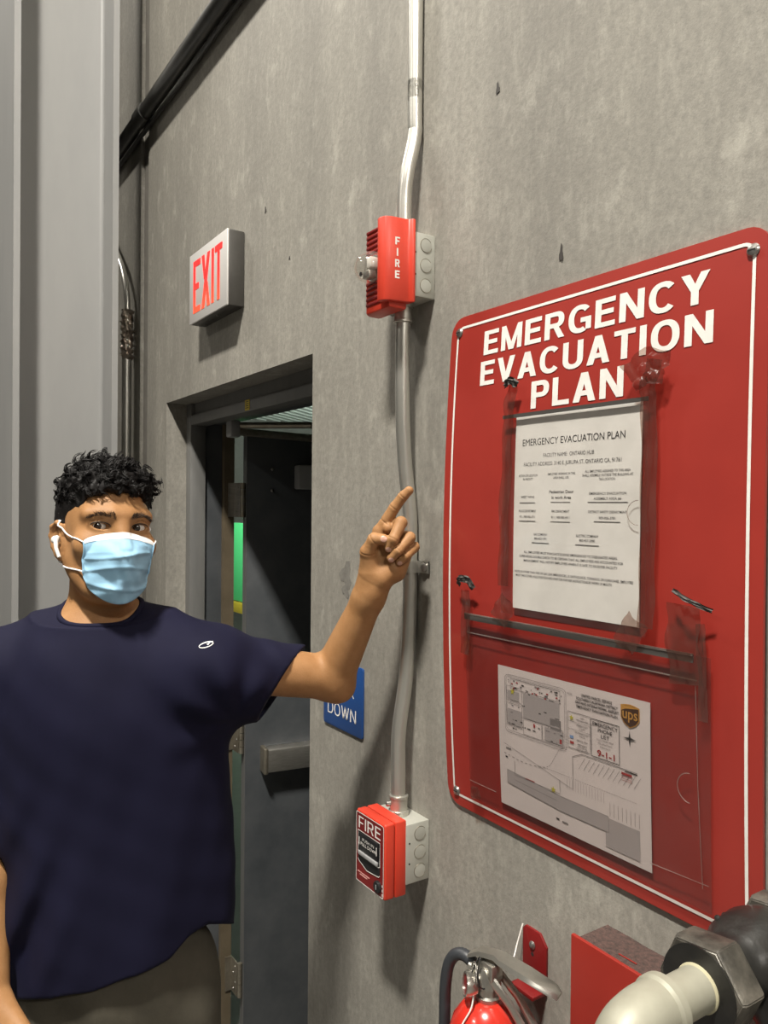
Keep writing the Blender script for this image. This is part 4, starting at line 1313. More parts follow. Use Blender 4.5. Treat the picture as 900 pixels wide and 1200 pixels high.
# pull pin ring, ties and beaded chain
def ring_path(c, n_, r, k=24, wob=0.0):
    n_ = np.array(n_, float) / np.linalg.norm(n_)
    u_ = np.cross(n_, V3(0, 0, 1))
    u_ /= np.linalg.norm(u_)
    v_ = np.cross(n_, u_)
    return [c + r * (1 + wob * math.sin(3 * t)) * (math.cos(t) * u_ + math.sin(t) * v_) for t in np.linspace(0, 2 * math.pi, k)]
MB().tube(ring_path(EXC + V3(-0.004, -0.024, 1.016), (-0.5, -0.9, 0.2), 0.015), 0.0012, 8).build('pull_pin_ring', M_screw, fe)
for k, (dx, r) in enumerate(((0.003, 0.021), (-0.012, 0.018))):
    MB().tube(ring_path(EXC + V3(dx, -0.005, 1.016), (1, 0.2, 0.3 - 0.5 * k), r, 28, 0.12), 0.0011, 6).build('plastic_tie', M_black, fe)
MB().tube(bez([EXC + V3(0.0, -0.026, 1.0), EXC + V3(0.004, -0.034, 0.975), EXC + V3(0.0, -0.05, 0.95), EXC + V3(-0.004, -0.062, 0.915)], 6), 0.0012, 6).build('tag_wire', M_white, fe)
hk = thing('extinguisher_hook', 'small red steel bracket screwed to the wall behind the extinguisher', 'bracket', (-0.845, -0.004, 1.0))
MB().prism([(-0.872, 0.955), (-0.872, 1.036), (-0.866, 1.042), (-0.836, 1.042), (-0.822, 1.026), (-0.822, 0.955)], lambda a, b2, d: (a, d, b2), -0.004, 0, 0.0006).build('plate', M_dred, hk)
MB().box((-0.871, -0.03, 0.955), (-0.823, -0.0, 0.961), 0.001).build('hook_arm', M_dred, hk)
for z in (1.018,):
    MB().lathe((-0.851, -0.0035, z), (0, -1, 0), [(0, 0.0062), (0.0015, 0.006), (0.0035, 0.004), (0.0045, 0.001)], 14).build('screw', M_screw, hk)
MB().lathe((-0.851, -0.0035, 1.004), (0, -1, 0), [(0, 0.003), (0.0006, 0.003)], 12).build('screw_hole', M_hole, hk)
ch = MB()
pth = bez([V3(-0.871, -0.005, 1.042), V3(-0.872, -0.015, 1.015), V3(-0.866, -0.03, 0.998), V3(-0.858, -0.055, 1.01), V3(-0.845, -0.085, 1.03)], 9)
MB().tube(pth, 0.0011, 6).build('bead_chain', M_white, hk)

# ------------------------------------------------------------------ sculpting by distance fields
class Field:
    """list of blended shapes; each op is (kind, function(points), low, high, blend)"""

    def __init__(self):
        self.ops = []

    def add(self, kind, fn, lo, hi, k=0.0, pad=0.0):
        self.ops.append((kind, fn, np.array(lo) - k - pad, np.array(hi) + k + pad, k))
        return self

    def cone(self, a, b, ra, rb, k=0.01, kind='u'):
        a, b = np.array(a, float), np.array(b, float)
        ab = b - a
        L2 = ab @ ab + 1e-12

        def fn(p):
            q_ = p - a
            t = np.clip(q_ @ ab / L2, 0, 1)
            return np.linalg.norm(q_ - t[:, None] * ab, axis=1) - (ra + (rb - ra) * t)
        m_ = max(ra, rb)
        return self.add(kind, fn, np.minimum(a, b) - m_, np.maximum(a, b) + m_, k, 0.012)

    def chain(self, pts, rs, k=0.006, kind='u'):
        for i in range(len(pts) - 1):
            self.cone(pts[i], pts[i + 1], rs[i], rs[i + 1], k, kind)
        return self

    def ell(self, c, r, A=None, k=0.01, kind='u'):
        """A: rows are the axes"""
        c, r = np.array(c, float), np.array(r, float)
        A = np.eye(3) if A is None else np.array(A)

        def fn(p):
            q_ = (p - c) @ A.T
            k0 = np.linalg.norm(q_ / r, axis=1)
            k1 = np.linalg.norm(q_ / (r * r), axis=1) + 1e-9
            return np.where(k0 < 1e-6, -r.min(), k0 * (k0 - 1) / k1)
        e = np.abs(A.T * r).sum(1)
        return self.add(kind, fn, c - e, c + e, k, 0.012)

    def eval(self, p, lo=None, hi=None):
        d = np.full(len(p), 0.2)
        if lo is None:
            lo, hi = p.min(0), p.max(0)
        for kind, fn, l, h, k in self.ops:
            if (l > hi).any() or (h < lo).any():
                continue
            e = fn(p)
            if kind == 'u':
                if k:
                    t = np.clip(0.5 + 0.5 * (d - e) / k, 0, 1)
                    d = d + (e - d) * t - k * t * (1 - t)
                else:
                    d = np.minimum(d, e)
            elif kind == 's':
                e = -e
                if k:
                    t = np.clip(0.5 - 0.5 * (d - e) / k, 0, 1)
                    d = d + (e - d) * t + k * t * (1 - t)
                else:
                    d = np.maximum(d, e)
            elif kind == 'i':
                d = np.maximum(d, e)
            else:
                d = d + e
        return d

    def ev(self, p, n=40000):
        p = np.atleast_2d(p)
        o_ = np.argsort(p[:, 2])
        out = np.empty(len(p))
        for i in range(0, len(p), n):
            s_ = o_[i:i + n]
            out[s_] = self.eval(p[s_])
        return out

    def grad(self, p, e=0.0008):
        g_ = np.stack([self.ev(p + V3(*[e if i == j else 0 for j in range(3)])) - self.ev(p - V3(*[e if i == j else 0 for j in range(3)])) for i in range(3)], 1)
        return g_ / (np.linalg.norm(g_, axis=1)[:, None] + 1e-12)

    def project(self, p, it=3, damp=0.9):
        p = np.array(p, float)
        for _ in range(it):
            p = p - self.grad(p) * (np.clip(self.ev(p), -0.01, 0.01) * damp)[:, None]
        return p

    def march(self, o, d, off=0.0, n=60):
        """walk from o along d until the surface (plus off) is reached"""
        o = np.array(o, float)
        d = np.broadcast_to(np.array(d, float), o.shape)
        for _ in range(n):
            o = o + d * np.clip(self.ev(o) - off, -0.01, 0.03)[:, None] * 0.8
        return o

    def mesh(self, lo, hi, h, B=16):
        lo, hi = np.array(lo, float), np.array(hi, float)
        nb = np.ceil((hi - lo) / (h * B)).astype(int)
        N = nb * B + 2
        I = np.stack(np.meshgrid(*[np.arange(k) for k in nb], indexing='ij'), -1).reshape(-1, 3)
        cen = lo + (I + 0.5) * B * h
        act = I[np.abs(self.ev(cen, 400)) < B * h * 1.25 + 0.006]
        ax = np.arange(B + 1)
        G = np.stack(np.meshgrid(ax, ax, ax, indexing='ij'), -1)
        ck, cp, ek = [], [], [[], [], []]
        key = lambda a: (a[..., 0].astype(np.int64) * N[1] + a[..., 1]) * N[2] + a[..., 2]
        for bi in act:
            p = lo + (bi * B + G.reshape(-1, 3)) * h
            v = self.eval(p, p[0], p[-1]).reshape(B + 1, B + 1, B + 1)
            s_ = v < 0
            if s_.all() or not s_.any():
                continue
            c8 = [s_[i:B + i, j:B + j, k:B + k] for i in (0, 1) for j in (0, 1) for k in (0, 1)]
            cnt = sum(c.astype(int) for c in c8)
            ci = np.argwhere((cnt > 0) & (cnt < 8))
            acc, num = np.zeros((len(ci), 3)), np.zeros(len(ci))
            for a in range(3):
                b_, c_ = [x for x in range(3) if x != a]
                for db in (0, 1):
                    for dc in (0, 1):
                        o1 = np.zeros(3, int)
                        o1[b_], o1[c_] = db, dc
                        o2 = o1.copy()
                        o2[a] = 1
                        v1, v2 = v[tuple((ci + o1).T)], v[tuple((ci + o2).T)]
                        m_ = (v1 < 0) != (v2 < 0)
                        t = np.where(m_, v1 / np.where(v1 == v2, 1, v1 - v2), 0)
                        q_ = o1 + t[:, None] * (o2 - o1)
                        acc += q_ * m_[:, None]
                        num += m_
            ck.append(key(ci + bi * B))
            cp.append(lo + (ci + bi * B + acc / num[:, None]) * h)
            for a in range(3):
                sl1 = tuple(slice(0, B) for _ in range(3))
                sl2 = tuple(slice(1, B + 1) if x == a else slice(0, B) for x in range(3))
                m_ = s_[sl1] != s_[sl2]
                e = np.argwhere(m_)
                ek[a].append(np.column_stack([e + bi * B, s_[tuple(e.T)]]))
        ck, cp = np.concatenate(ck), np.concatenate(cp)
        o_ = np.argsort(ck)
        ck, cp = ck[o_], cp[o_]
        F_ = []
        for a in range(3):
            e = np.concatenate(ek[a])
            b_, c_ = (a + 1) % 3, (a + 2) % 3
            db, dc = np.zeros(3, int), np.zeros(3, int)
            db[b_], dc[c_] = 1, 1
            ks = [key(e[:, :3] - x) for x in (0 * db, db, db + dc, dc)]
            ids = [np.clip(np.searchsorted(ck, k), 0, len(ck) - 1) for k in ks]
            ok = np.all([ck[i] == k for i, k in zip(ids, ks)], axis=0)
            qd = np.stack(ids, 1)[ok]
            fl = e[ok, 3].astype(bool)
            qd[~fl] = qd[~fl][:, ::-1]
            F_.append(qd)
        return cp, np.concatenate(F_)


def refine(v, f, keep, field, times=1):
    """split the faces whose centre satisfies keep() and pull the new points onto the surface"""
    b2 = bmesh.new()
    for p in v:
        b2.verts.new(p)
    b2.verts.ensure_lookup_table()
    for q_ in f:
        try:
            b2.faces.new([b2.verts[i] for i in q_])
        except ValueError:
            pass
    for _ in range(times):
        fs_ = list(b2.faces)
        ce = np.array([x.calc_center_median()[:] for x in fs_])
        sel = keep(ce)
        ed = {e for x, s_ in zip(fs_, sel) if s_ for e in x.edges}
        bmesh.ops.subdivide_edges(b2, edges=list(ed), cuts=1, use_grid_fill=True)
    co = np.array([x.co[:] for x in b2.verts])
    m_ = keep(co)
    co[m_] = field.project(co[m_], 2)
    b2.verts.index_update()
    fc_ = [[x.index for x in q_.verts] for q_ in b2.faces]
    b2.free()
    return co, fc_


# ------------------------------------------------------------------ the man
M_skin = mat('skin', (0.30, 0.150, 0.060), 0.55, var=(0.37, 0.195, 0.085), scale=30, bump=0.1, bscale=420, sss=0.03, spec=0.28)
M_palm = M_skin
M_hair = mat('black_hair', (0.006, 0.005, 0.005), 0.55, spec=0.25)
M_shirt = mat('navy_jersey', (0.0048, 0.0048, 0.018), 0.8, var=(0.0066, 0.0066, 0.023), scale=9, bump=0.04, bscale=700, spec=0.18)
M_trouser = mat('olive_trouser', (0.06, 0.055, 0.042), 0.85, var=(0.08, 0.073, 0.056), scale=18, bump=0.08, bscale=300, spec=0.2)
M_maskblue = mat('mask_blue', (0.27, 0.49, 0.68), 0.6, var=(0.32, 0.55, 0.73), scale=14, bump=0.05, bscale=500, spec=0.3)
M_maskwhite = mat('mask_white', (0.82, 0.82, 0.83), 0.65)
M_eyewhite = mat('eye_white', (0.66, 0.62, 0.58), 0.15, coat=0.6)
M_iris = mat('iris_brown', (0.02, 0.009, 0.005), 0.15, coat=0.8)
M_nail = mat('fingernail', (0.55, 0.32, 0.24), 0.3, coat=0.3)
M_brow = mat('brow_hair', (0.035, 0.02, 0.012), 0.7)
M_lash = mat('eyelash', (0.012, 0.008, 0.006), 0.6)

man = thing('person', 'person in navy T-shirt and blue surgical mask pointing up with his left hand', 'person', (-1.36, -0.5, FLOOR))

# head frame: x to his left, y forward, z up
HO = at(122.5, 620, 1.33)
vw = at(120, 615, 1.0) - EYE
vw = V3(vw[0], vw[1], 0) / np.linalg.norm(vw[:2])
rt = np.cross(vw, V3(0, 0, 1))
hy_, hr_ = math.radians(17), math.radians(3.0)
hf = -vw * math.cos(hy_) + rt * math.sin(hy_)
hx = np.cross(hf, V3(0, 0, 1))
hx = hx if hx @ rt > 0 else -hx
hz = V3(0, 0, 1) * math.cos(hr_) - hx * math.sin(hr_) * -1
hz /= np.linalg.norm(hz)
hx = hx - hz * (hx @ hz)
hx /= np.linalg.norm(hx)
pit_ = math.radians(5)
hf, hz = hf * math.cos(pit_) + hz * math.sin(pit_), hz * math.cos(pit_) - hf * math.sin(pit_)
HA = np.stack([hx, hf, hz])
H = lambda x, y, z: HO + np.array([x, y, z]) @ HA
toH = lambda p: (np.asarray(p) - HO) @ HA.T

B_ = Field()
# torso inside the shirt
tb0, tb1 = at(128, 790, 1.34), at(146, 1165, 1.34)
B_.ell(at(126, 830, 1.335), (0.155, 0.095, 0.19), np.stack([rt, -vw, V3(0, 0, 1)]), 0.02)
B_.ell(at(140, 1020, 1.335), (0.135, 0.08, 0.22), np.stack([rt, -vw, V3(0, 0, 1)]), 0.03)
shL, elL, wrL = at(243, 779, 1.34), at(389, 794, 1.445), at(440, 682, 1.368)
shR, elR, wrR = at(-4, 784, 1.32), at(-24, 962, 1.30), at(-10, 1172, 1.19)
neck0, neck1 = at(116, 640, 1.35), at(119, 745, 1.345)
B_.cone(at(119, 756, 1.345), shL, 0.05, 0.042, 0.04).cone(at(119, 756, 1.345), shR, 0.05, 0.045, 0.04)
B_.cone(at(118, 716, 1.36), at(190, 756, 1.355), 0.026, 0.028, 0.03).cone(at(118, 716, 1.36), at(50, 764, 1.355), 0.026, 0.028, 0.03)
B_.cone(neck0, neck1, 0.0475, 0.052, 0.03)
# arms
B_.cone(shL, elL, 0.046, 0.0400, 0.03)
mid = elL + (wrL - elL) * 0.3
B_.cone(elL, wrL - (wrL - elL) * 0.1, 0.0405, 0.0262, 0.015)
B_.cone(wrL - (wrL - elL) * 0.14, wrL, 0.0262, 0.0232, 0.02)
B_.cone(elL + UP * -0.014 + RT * 0.008, elL + UP * -0.022 + RT * 0.016, 0.022, 0.017, 0.03)
B_.cone(shR, elR, 0.047, 0.040, 0.03).cone(elR, elR + (wrR - elR) * 0.35, 0.039, 0.039, 0.02).cone(elR + (wrR - elR) * 0.35, wrR, 0.039, 0.026, 0.02)

# left hand, pointing
HD, HK = 0.068, 1.065
pt = lambda a, b, c: at(a, b, c + HD)
idx_ = [pt(445, 623, 1.300), pt(462.5, 594.5, 1.286), pt(472.5, 581.5, 1.279), pt(479.5, 574.8, 1.276)]
mdl_ = [pt(457, 619, 1.318), pt(470, 612.5, 1.277), pt(461, 632, 1.262), pt(455.5, 641.5, 1.268)]
rng_ = [pt(466, 627, 1.320), pt(480, 630, 1.280), pt(466.5, 645.5, 1.265), pt(458.5, 653.8, 1.270)]
pky_ = [pt(474, 640, 1.320), pt(485.5, 641, 1.288), pt(476, 651.5, 1.274), pt(468.5, 658, 1.276)]
thb_ = [pt(433, 670, 1.296), pt(430.5, 646.5, 1.279), pt(438.5, 631.8, 1.268), pt(449.5, 632, 1.266)]
for base, w_off, r0 in ((idx_[0], -0.0128, 0.0133), (mdl_[0], -0.004, 0.0125), (rng_[0], 0.004, 0.012), (pky_[0], 0.011, 0.011)):
    B_.cone(wrL + RT * w_off * 1.1 + UP * 0.004, base, 0.0172, r0, 0.012)
B_.ell((wrL + idx_[0] + pky_[0]) / 3 + FW * -0.004, (0.0275, 0.021, 0.030), None, 0.015)
B_.cone(pt(434, 668, 1.292), pt(432, 648, 1.284), 0.0176, 0.0133, 0.014)
B_.cone(pt(466, 672, 1.302), pt(474, 650, 1.304), 0.0138, 0.0133, 0.016)
B_.cone(pt(449, 676, 1.288), pt(462, 668, 1.290), 0.0128, 0.0128, 0.016)
B_.ell(pt(455, 619, 1.287), (0.0101, 0.0101, 0.0101), None, 0.006)
B_.chain(idx_, [0.0115, 0.0097, 0.0088, 0.0077], 0.003)
B_.chain(mdl_, [0.0119, 0.0108, 0.0095, 0.0083], 0.0025)
B_.chain(rng_, [0.0115, 0.0102, 0.0089, 0.0079], 0.0025)
B_.chain(pky_, [0.0106, 0.0092, 0.0079, 0.0070], 0.0025)
B_.chain(thb_, [0.0154, 0.0122, 0.0106, 0.0092], 0.005)


def crease(c, axis, r, amp=0.0010, wd=0.0011):
    c, axis = np.array(c), np.array(axis) / np.linalg.norm(axis)

    def fn(p):
        q_ = p - c
        t = q_ @ axis
        rad = np.linalg.norm(q_ - t[:, None] * axis, axis=1)
        return amp * np.exp(-(t / wd) ** 2) * (rad < r * 1.6)
    B_.add('d', fn, c - r * 1.6, c + r * 1.6)


for ch_, rr_ in ((idx_, 0.0095), (mdl_, 0.0095), (rng_, 0.009), (pky_, 0.008), (thb_, 0.010)):
    for j in (1, 2):
        ax_ = ch_[j + 1] - ch_[j - 1]
        crease(ch_[j], ax_, rr_, 0.0009)
crease(idx_[0] + (idx_[1] - idx_[0]) * 0.42, idx_[1] - idx_[0], 0.010, 0.0011)
crease(wrL + (wrL - elL) * 0.02, wrL - elL, 0.026, 0.0007, 0.0014)

# right hand, hanging, fingers loosely bent
hd = (at(14, 1245, 1.14) - wrR)
hd /= np.linalg.norm(hd)
hs_ = np.cross(hd, vw)
hs_ /= np.linalg.norm(hs_)
hp = np.cross(hs_, hd)
for k in range(4):
    base = wrR + hd * (0.085 - 0.004 * abs(k - 1)) + hs_ * (0.03 - 0.02 * k) * -1
    B_.cone(wrR + hd * 0.012 + hs_ * (0.012 - 0.008 * k) * -1, base, 0.017, 0.0115, 0.012)
    L_ = (0.04, 0.044, 0.041, 0.032)[k]
    p1 = base + hd * L_ + hp * 0.008
    p2 = p1 + hd * L_ * 0.5 + hp * L_ * 0.38
    p3 = p2 + hd * L_ * 0.2 + hp * L_ * 0.5
    B_.chain([base, p1, p2, p3], [0.0105, 0.0094, 0.0085, 0.0074], 0.003)
t0 = wrR + hd * 0.02 - hs_ * 0.02
B_.chain([t0, t0 + hd * 0.03 - hs_ * 0.022 + hp * 0.01, t0 + hd * 0.062 - hs_ * 0.026 + hp * 0.018, t0 + hd * 0.088 - hs_ * 0.02 + hp * 0.026], [0.016, 0.0125, 0.0105, 0.0088], 0.006)

# head
def hell(c, r, k=0.01, kind='u', tilt=None, F=None):
    A = HA if tilt is None else np.array(tilt) @ HA
    (F or B_).ell(H(*c), r, A, k, kind)


def hcone(a, b, ra, rb, k=0.01, kind='u', F=None):
    (F or B_).cone(H(*a), H(*b), ra, rb, k, kind)


hell((0, -0.014, 0.028), (0.0665, 0.094, 0.078), 0.01)
hell((0, 0.026, -0.012), (0.0610, 0.064, 0.088), 0.03)
hell((0, 0.026, -0.066), (0.0505, 0.056, 0.058), 0.03)
hell((0, 0.066, -0.104), (0.024, 0.02, 0.018), 0.03)
for s in (-1, 1):
    hcone((s * 0.050, -0.004, -0.048), (s * 0.030, 0.05, -0.098), 0.014, 0.015, 0.03)
    hell((s * 0.046, 0.062, -0.032), (0.02, 0.017, 0.018), 0.025)
    hcone((s * 0.014, 0.086, 0.0175), (s * 0.048, 0.068, 0.018), 0.0085, 0.008, 0.018)
    hell((s * 0.032, 0.1015, -0.003), (0.023, 0.0165, 0.0125), 0.012, 'us'[1])
    # lids
    hell((s * 0.032, 0.0675, -0.001), (0.0172, 0.0162, 0.0150), 0.004)
    hell((s * 0.032, 0.0858, -0.0012), (0.0155, 0.0125, 0.0058), 0.0012, 's', [[1, 0, -s * -0.06], [0, 1, 0], [s * -0.06, 0, 1]])
    # crease above the lid
    hcone((s * 0.0195, 0.083, 0.0072), (s * 0.033, 0.085, 0.0100), 0.0011, 0.0011, 0.0015, 's')
    hcone((s * 0.033, 0.085, 0.0100), (s * 0.047, 0.0765, 0.0065), 0.0011, 0.0011, 0.0015, 's')
hcone((0, 0.0835, 0.012), (0, 0.0885, -0.004), 0.0105, 0.0085, 0.014)
hcone((0, 0.0885, -0.004), (0, 0.109, -0.043), 0.0085, 0.0125, 0.012)
# ears
for s in (-1, 1):
    ca = [[s * 0.92, 0.38, 0.0], [-0.38 * s, 0.92, 0.0], [0, 0, 1]]
    til = [[0.93, s * 0.36, 0], [-s * 0.36, 0.93, 0.12], [0, -0.12, 1]]
    EO = lambda q_: (q_[0] - s * 0.0085, q_[1], q_[2] - 0.013)
    hell(EO((s * 0.0785, -0.012, -0.012)), (0.006, 0.0165, 0.030), 0.006, 'u', til)
    hell(EO((s * 0.0745, -0.004, -0.010)), (0.011, 0.014, 0.022), 0.008)
    # helix rim
    hel = [(s * 0.0765, 0.008, 0.002), (s * 0.0805, 0.006, 0.014), (s * 0.0845, -0.006, 0.021), (s * 0.0885, -0.02, 0.015), (s * 0.0885, -0.026, 0.0), (s * 0.085, -0.022, -0.018), (s * 0.081, -0.012, -0.032), (s * 0.077, -0.002, -0.038), (s * 0.0745, 0.004, -0.032)]
    for a, c in zip(hel[:-1], hel[1:]):
        hcone(EO(a), EO(c), 0.0036, 0.0036, 0.004)
    hell(EO((s * 0.0855, -0.008, -0.008)), (0.0055, 0.0105, 0.019), 0.003, 's', til)
    hell(EO((s * 0.083, 0.0, -0.014)), (0.008, 0.006, 0.008), 0.003, 's')

print('body...')
lo_ = np.min([o[2] for o in B_.ops if o[0] == 'u'], 0) - 0.02
hi_ = np.max([o[3] for o in B_.ops if o[0] == 'u'], 0) + 0.02
bv, bf = B_.mesh(lo_, hi_, 0.0027)
eyes_c = [H(s * 0.032, 0.08, 0) for s in (-1, 1)]
hand_c = at(455, 625, 1.355)


def fine(p):
    q_ = toH(p)
    e = (np.abs(q_[:, 0]) < 0.06) & (q_[:, 1] > 0.05) & (np.abs(q_[:, 2] - 0.004) < 0.026)
    return e | (np.linalg.norm(p - hand_c, axis=1) < 0.088) | ((np.abs(q_[:, 0]) > 0.062) & (np.abs(q_[:, 2] + 0.023) < 0.045) & (q_[:, 1] > -0.04) & (q_[:, 1] < 0.03))


bv, bf = refine(bv, bf.tolist(), fine, B_)
body_o = link('body', bv, bf, M_skin, man, 180)

# eyes look at the camera
for s in (-1, 1):
    c = H(s * 0.032, 0.0672, -0.001)
    look = (EYE - c) / np.linalg.norm(EYE - c)
    eb = MB().lathe(c - look * 0.0139, look, [(0.0139 - 0.0139 * math.cos(t), 0.0139 * math.sin(t)) for t in np.linspace(0.05, math.pi - 0.02, 26)], 32).build('eyeball', M_eyewhite, man, 180)
    MB().lathe(c, look, [(0.0139 * math.cos(t) + 0.0003, 0.0139 * math.sin(t)) for t in np.linspace(0.44, 0.02, 8)], 28).build('iris', M_iris, eb, 180)
    # lash line
    tb = MB()
    P_ = []
    for t in np.linspace(-1, 1, 22):
        P_.append(H(s * 0.032 + 0.0148 * t, 0.082, -0.001 + s * 0.06 * 0.0148 * t + 0.0060 * math.sqrt(max(0, 1 - t * t))))
    P_ = B_.march(np.array(P_) + hf * 0.02, -hf, 0.0002)
    tb.tube(P_, [0.0003] + [0.0009] * 20 + [0.0003], 6)
    tb.build('eyelash', M_lash, man)
# eyebrows: short hairs on the brow
rs_ = np.random.default_rng(5)
for s in (-1, 1):
    tb = MB()
    n_ = 190
    t_ = rs_.uniform(0, 1, n_)
    x_ = 0.0125 + 0.039 * t_
    zc_ = 0.0135 + 0.0075 * np.sin(np.pi * (0.12 + 0.62 * t_)) - 0.012 * np.clip(t_ - 0.65, 0, 1) - 0.003
    th_ = 0.0043 * (1 - 0.6 * t_)
    z_ = zc_ + rs_.uniform(-1, 1, n_) * th_
    roots = B_.march(np.array([H(s * a, 0.12, c) for a, c in zip(x_, z_)]), -hf, 0.0)
    for p, t in zip(roots, t_):
        d_ = hx * s * (0.5 + 0.5 * t) + hz * (0.75 - 1.0 * t) + hf * 0.25 + rs_.normal(0, 0.25, 3)
        d_ /= np.linalg.norm(d_)
        tb.tube([p - d_ * 0.001, p + d_ * 0.003 + hf * 0.0004, p + d_ * 0.0062], [0.00026, 0.00022, 0.0001], 3, False)
    tb.build('eyebrow', M_brow, man)['kind'] = 'stuff'

# fingernails
def nail(ch, nrm, wd, ln_, name='fingernail'):
    a = ch[3] - ch[2]
    a /= np.linalg.norm(a)
    n_ = np.array(nrm) - a * (np.array(nrm) @ a)
    n_ /= np.linalg.norm(n_)
    s_ = np.cross(a, n_)
    c = ch[3] + a * 0.0012
    g = []
    for i in np.linspace(-1, 1, 9):
        row = []
        for j in np.linspace(-1, 1, 9):
            x_, y_ = i * math.sqrt(1 - j * j / 2), j * math.sqrt(1 - i * i / 2)
            row.append(c + a * x_ * ln_ + s_ * y_ * wd + n_ * 0.02)
        g.append(row)
    g = np.array(g)
    pj = B_.march(g.reshape(-1, 3), -n_, 0.00035)
    MB().grid(pj.reshape(9, 9, 3)).build(name, M_nail, man, 180)


nail(mdl_, -FW * 1.0 - UP * 0.4, 0.0052, 0.0056)
nail(rng_, -FW * 1.0 - UP * 0.5, 0.005, 0.0054)
nail(pky_, -FW * 1.0 - UP * 0.5, 0.0042, 0.0046)
nail(thb_, -FW * 0.9 + UP * 0.1 + RT * 0.2, 0.0056, 0.0058)

# ------------------------------------------------------------------ hair
print('hair...')
HF = Field()
hell((0, -0.018, 0.034), (0.0715, 0.100, 0.078), 0.01, F=HF)
hell((0, 0.018, 0.066), (0.063, 0.068, 0.042), 0.03, F=HF)
hell((0, -0.03, -0.01), (0.0685, 0.080, 0.07), 0.02, F=HF)
HYK = ([-0.14, -0.07, -0.03, -0.012, 0.004, 0.030, 0.043, 0.053, 0.062, 0.077, 0.12], [-0.07, -0.065, -0.045, -0.002, -0.008, -0.016, -0.008, 0.028, 0.045, 0.053, 0.056])


def hairline(p):
    q_ = toH(p)
    zl = np.interp(q_[:, 1], *HYK) + 0.003 * np.sin(q_[:, 0] * 240) + 0.002 * np.sin(q_[:, 0] * 510 + 1)
    return (zl - q_[:, 2]) * 0.8


def lumps(p):
    q_ = toH(p)
    up_ = np.clip((q_[:, 2] - 0.02) / 0.05, 0.12, 1)
    x_, y_, z_ = q_.T
    n_ = np.sin(x_ * 190 + 3 * np.sin(y_ * 90)) * np.sin(y_ * 170 + 2 * np.sin(z_ * 120)) * np.sin(z_ * 150 + 2 * np.sin(x_ * 100))
    n2 = np.sin(x_ * 420 + 2 * np.sin(z_ * 200)) * np.sin(y_ * 400 + 1) * np.sin(z_ * 380)
    return -(0.0065 * n_ + 0.002 * n2) * up_ - 0.001


HF.add('d', lumps, H(0, 0, 0) - 0.3, H(0, 0, 0) + 0.3)
HF.add('i', hairline, H(0, 0, 0) - 0.3, H(0, 0, 0) + 0.3)
hv, hfc = HF.mesh(HO - 0.17, HO + 0.19, 0.0030)
cap = MB()
cap.add(hv, hfc.tolist())
# curls over the cap
fa = hv[hfc].mean(1)
fn_ = np.cross(hv[hfc[:, 2]] - hv[hfc[:, 0]], hv[hfc[:, 3]] - hv[hfc[:, 1]])
ar_ = np.linalg.norm(fn_, axis=1)
fn_ /= ar_[:, None] + 1e-12
q_ = toH(fa)
out_ = ((fa - H(0, -0.015, 0.03)) * fn_).sum(1) > 0.02
wgt = ar_ * out_
cv, cf, cn_ = [], [], 0


def strand(path, rad, sides=3):
    global cn_
    m_ = len(path)
    t_ = np.gradient(path, axis=0)
    t_ /= np.linalg.norm(t_, axis=1)[:, None] + 1e-12
    e1 = np.cross(t_, V3(0.3, 0.5, 0.8))
    e1 /= np.linalg.norm(e1, axis=1)[:, None] + 1e-12
    e2 = np.cross(t_, e1)
    for k in range(sides):
        an = 2 * math.pi * k / sides
        cv.append(path + rad[:, None] * (math.cos(an) * e1 + math.sin(an) * e2))
    for j in range(sides):
        A, Bq = cn_ + j * m_, cn_ + ((j + 1) % sides) * m_
        cf.extend((A + i, Bq + i, Bq + i + 1, A + i + 1) for i in range(m_ - 1))
    cn_ += sides * m_


# locks: bundles of strands that wave together and lie forward over the head
pick = rs_.choice(len(fa), 900, p=wgt / wgt.sum())
for k in pick:
    p, n_ = fa[k], fn_[k]
    z_, y_, x_ = q_[k][2], q_[k][1], q_[k][0]
    top = float(np.clip((z_ - 0.035) / 0.045, 0, 1))
    flow = hf * 0.7 + hx * (0.5 + 0.8 * rs_.normal()) - hz * (0.55 if top < 0.2 else 0.0) + hz * (0.5 if y_ > 0.05 else 0.0) + rs_.normal(0, 0.45, 3)
    flow = flow - n_ * (flow @ n_)
    flow /= np.linalg.norm(flow)
    side = np.cross(n_, flow)
    L_ = (0.008 + 0.019 * top) * rs_.uniform(0.75, 1.3)
    hh = (0.0008 + 0.0080 * top) * rs_.uniform(0.5, 1.25)
    wv = (0.0008 + 0.0042 * top) * rs_.uniform(0.6, 1.3)
    ph, fr = rs_.uniform(0, 6.28), rs_.uniform(4.5, 7.5)
    m_ = 9
    tt = np.linspace(0, 1, m_)
    for c in range(7):
        o2 = side * rs_.normal(0, 0.0018) + n_ * rs_.normal(0, 0.0009) + flow * rs_.normal(0, 0.002)
        sp_ = 1 + 0.1 * rs_.normal()
        path = p - n_ * 0.0025 + o2 + flow * (L_ * sp_ * tt * (1 - 0.25 * tt))[:, None] + n_ * (hh * np.sin(np.pi * (0.12 + 0.72 * tt)))[:, None] + side * (wv * (np.sin(ph + fr * tt) - math.sin(ph)))[:, None] + n_ * (0.55 * wv * np.cos(ph + fr * tt))[:, None]
        strand(path, 0.00085 * (1 - 0.72 * tt ** 2))
cap.add(np.concatenate(cv), cf)
hair = cap.build('hair', M_hair, man, 180)
hair['kind'] = 'stuff'

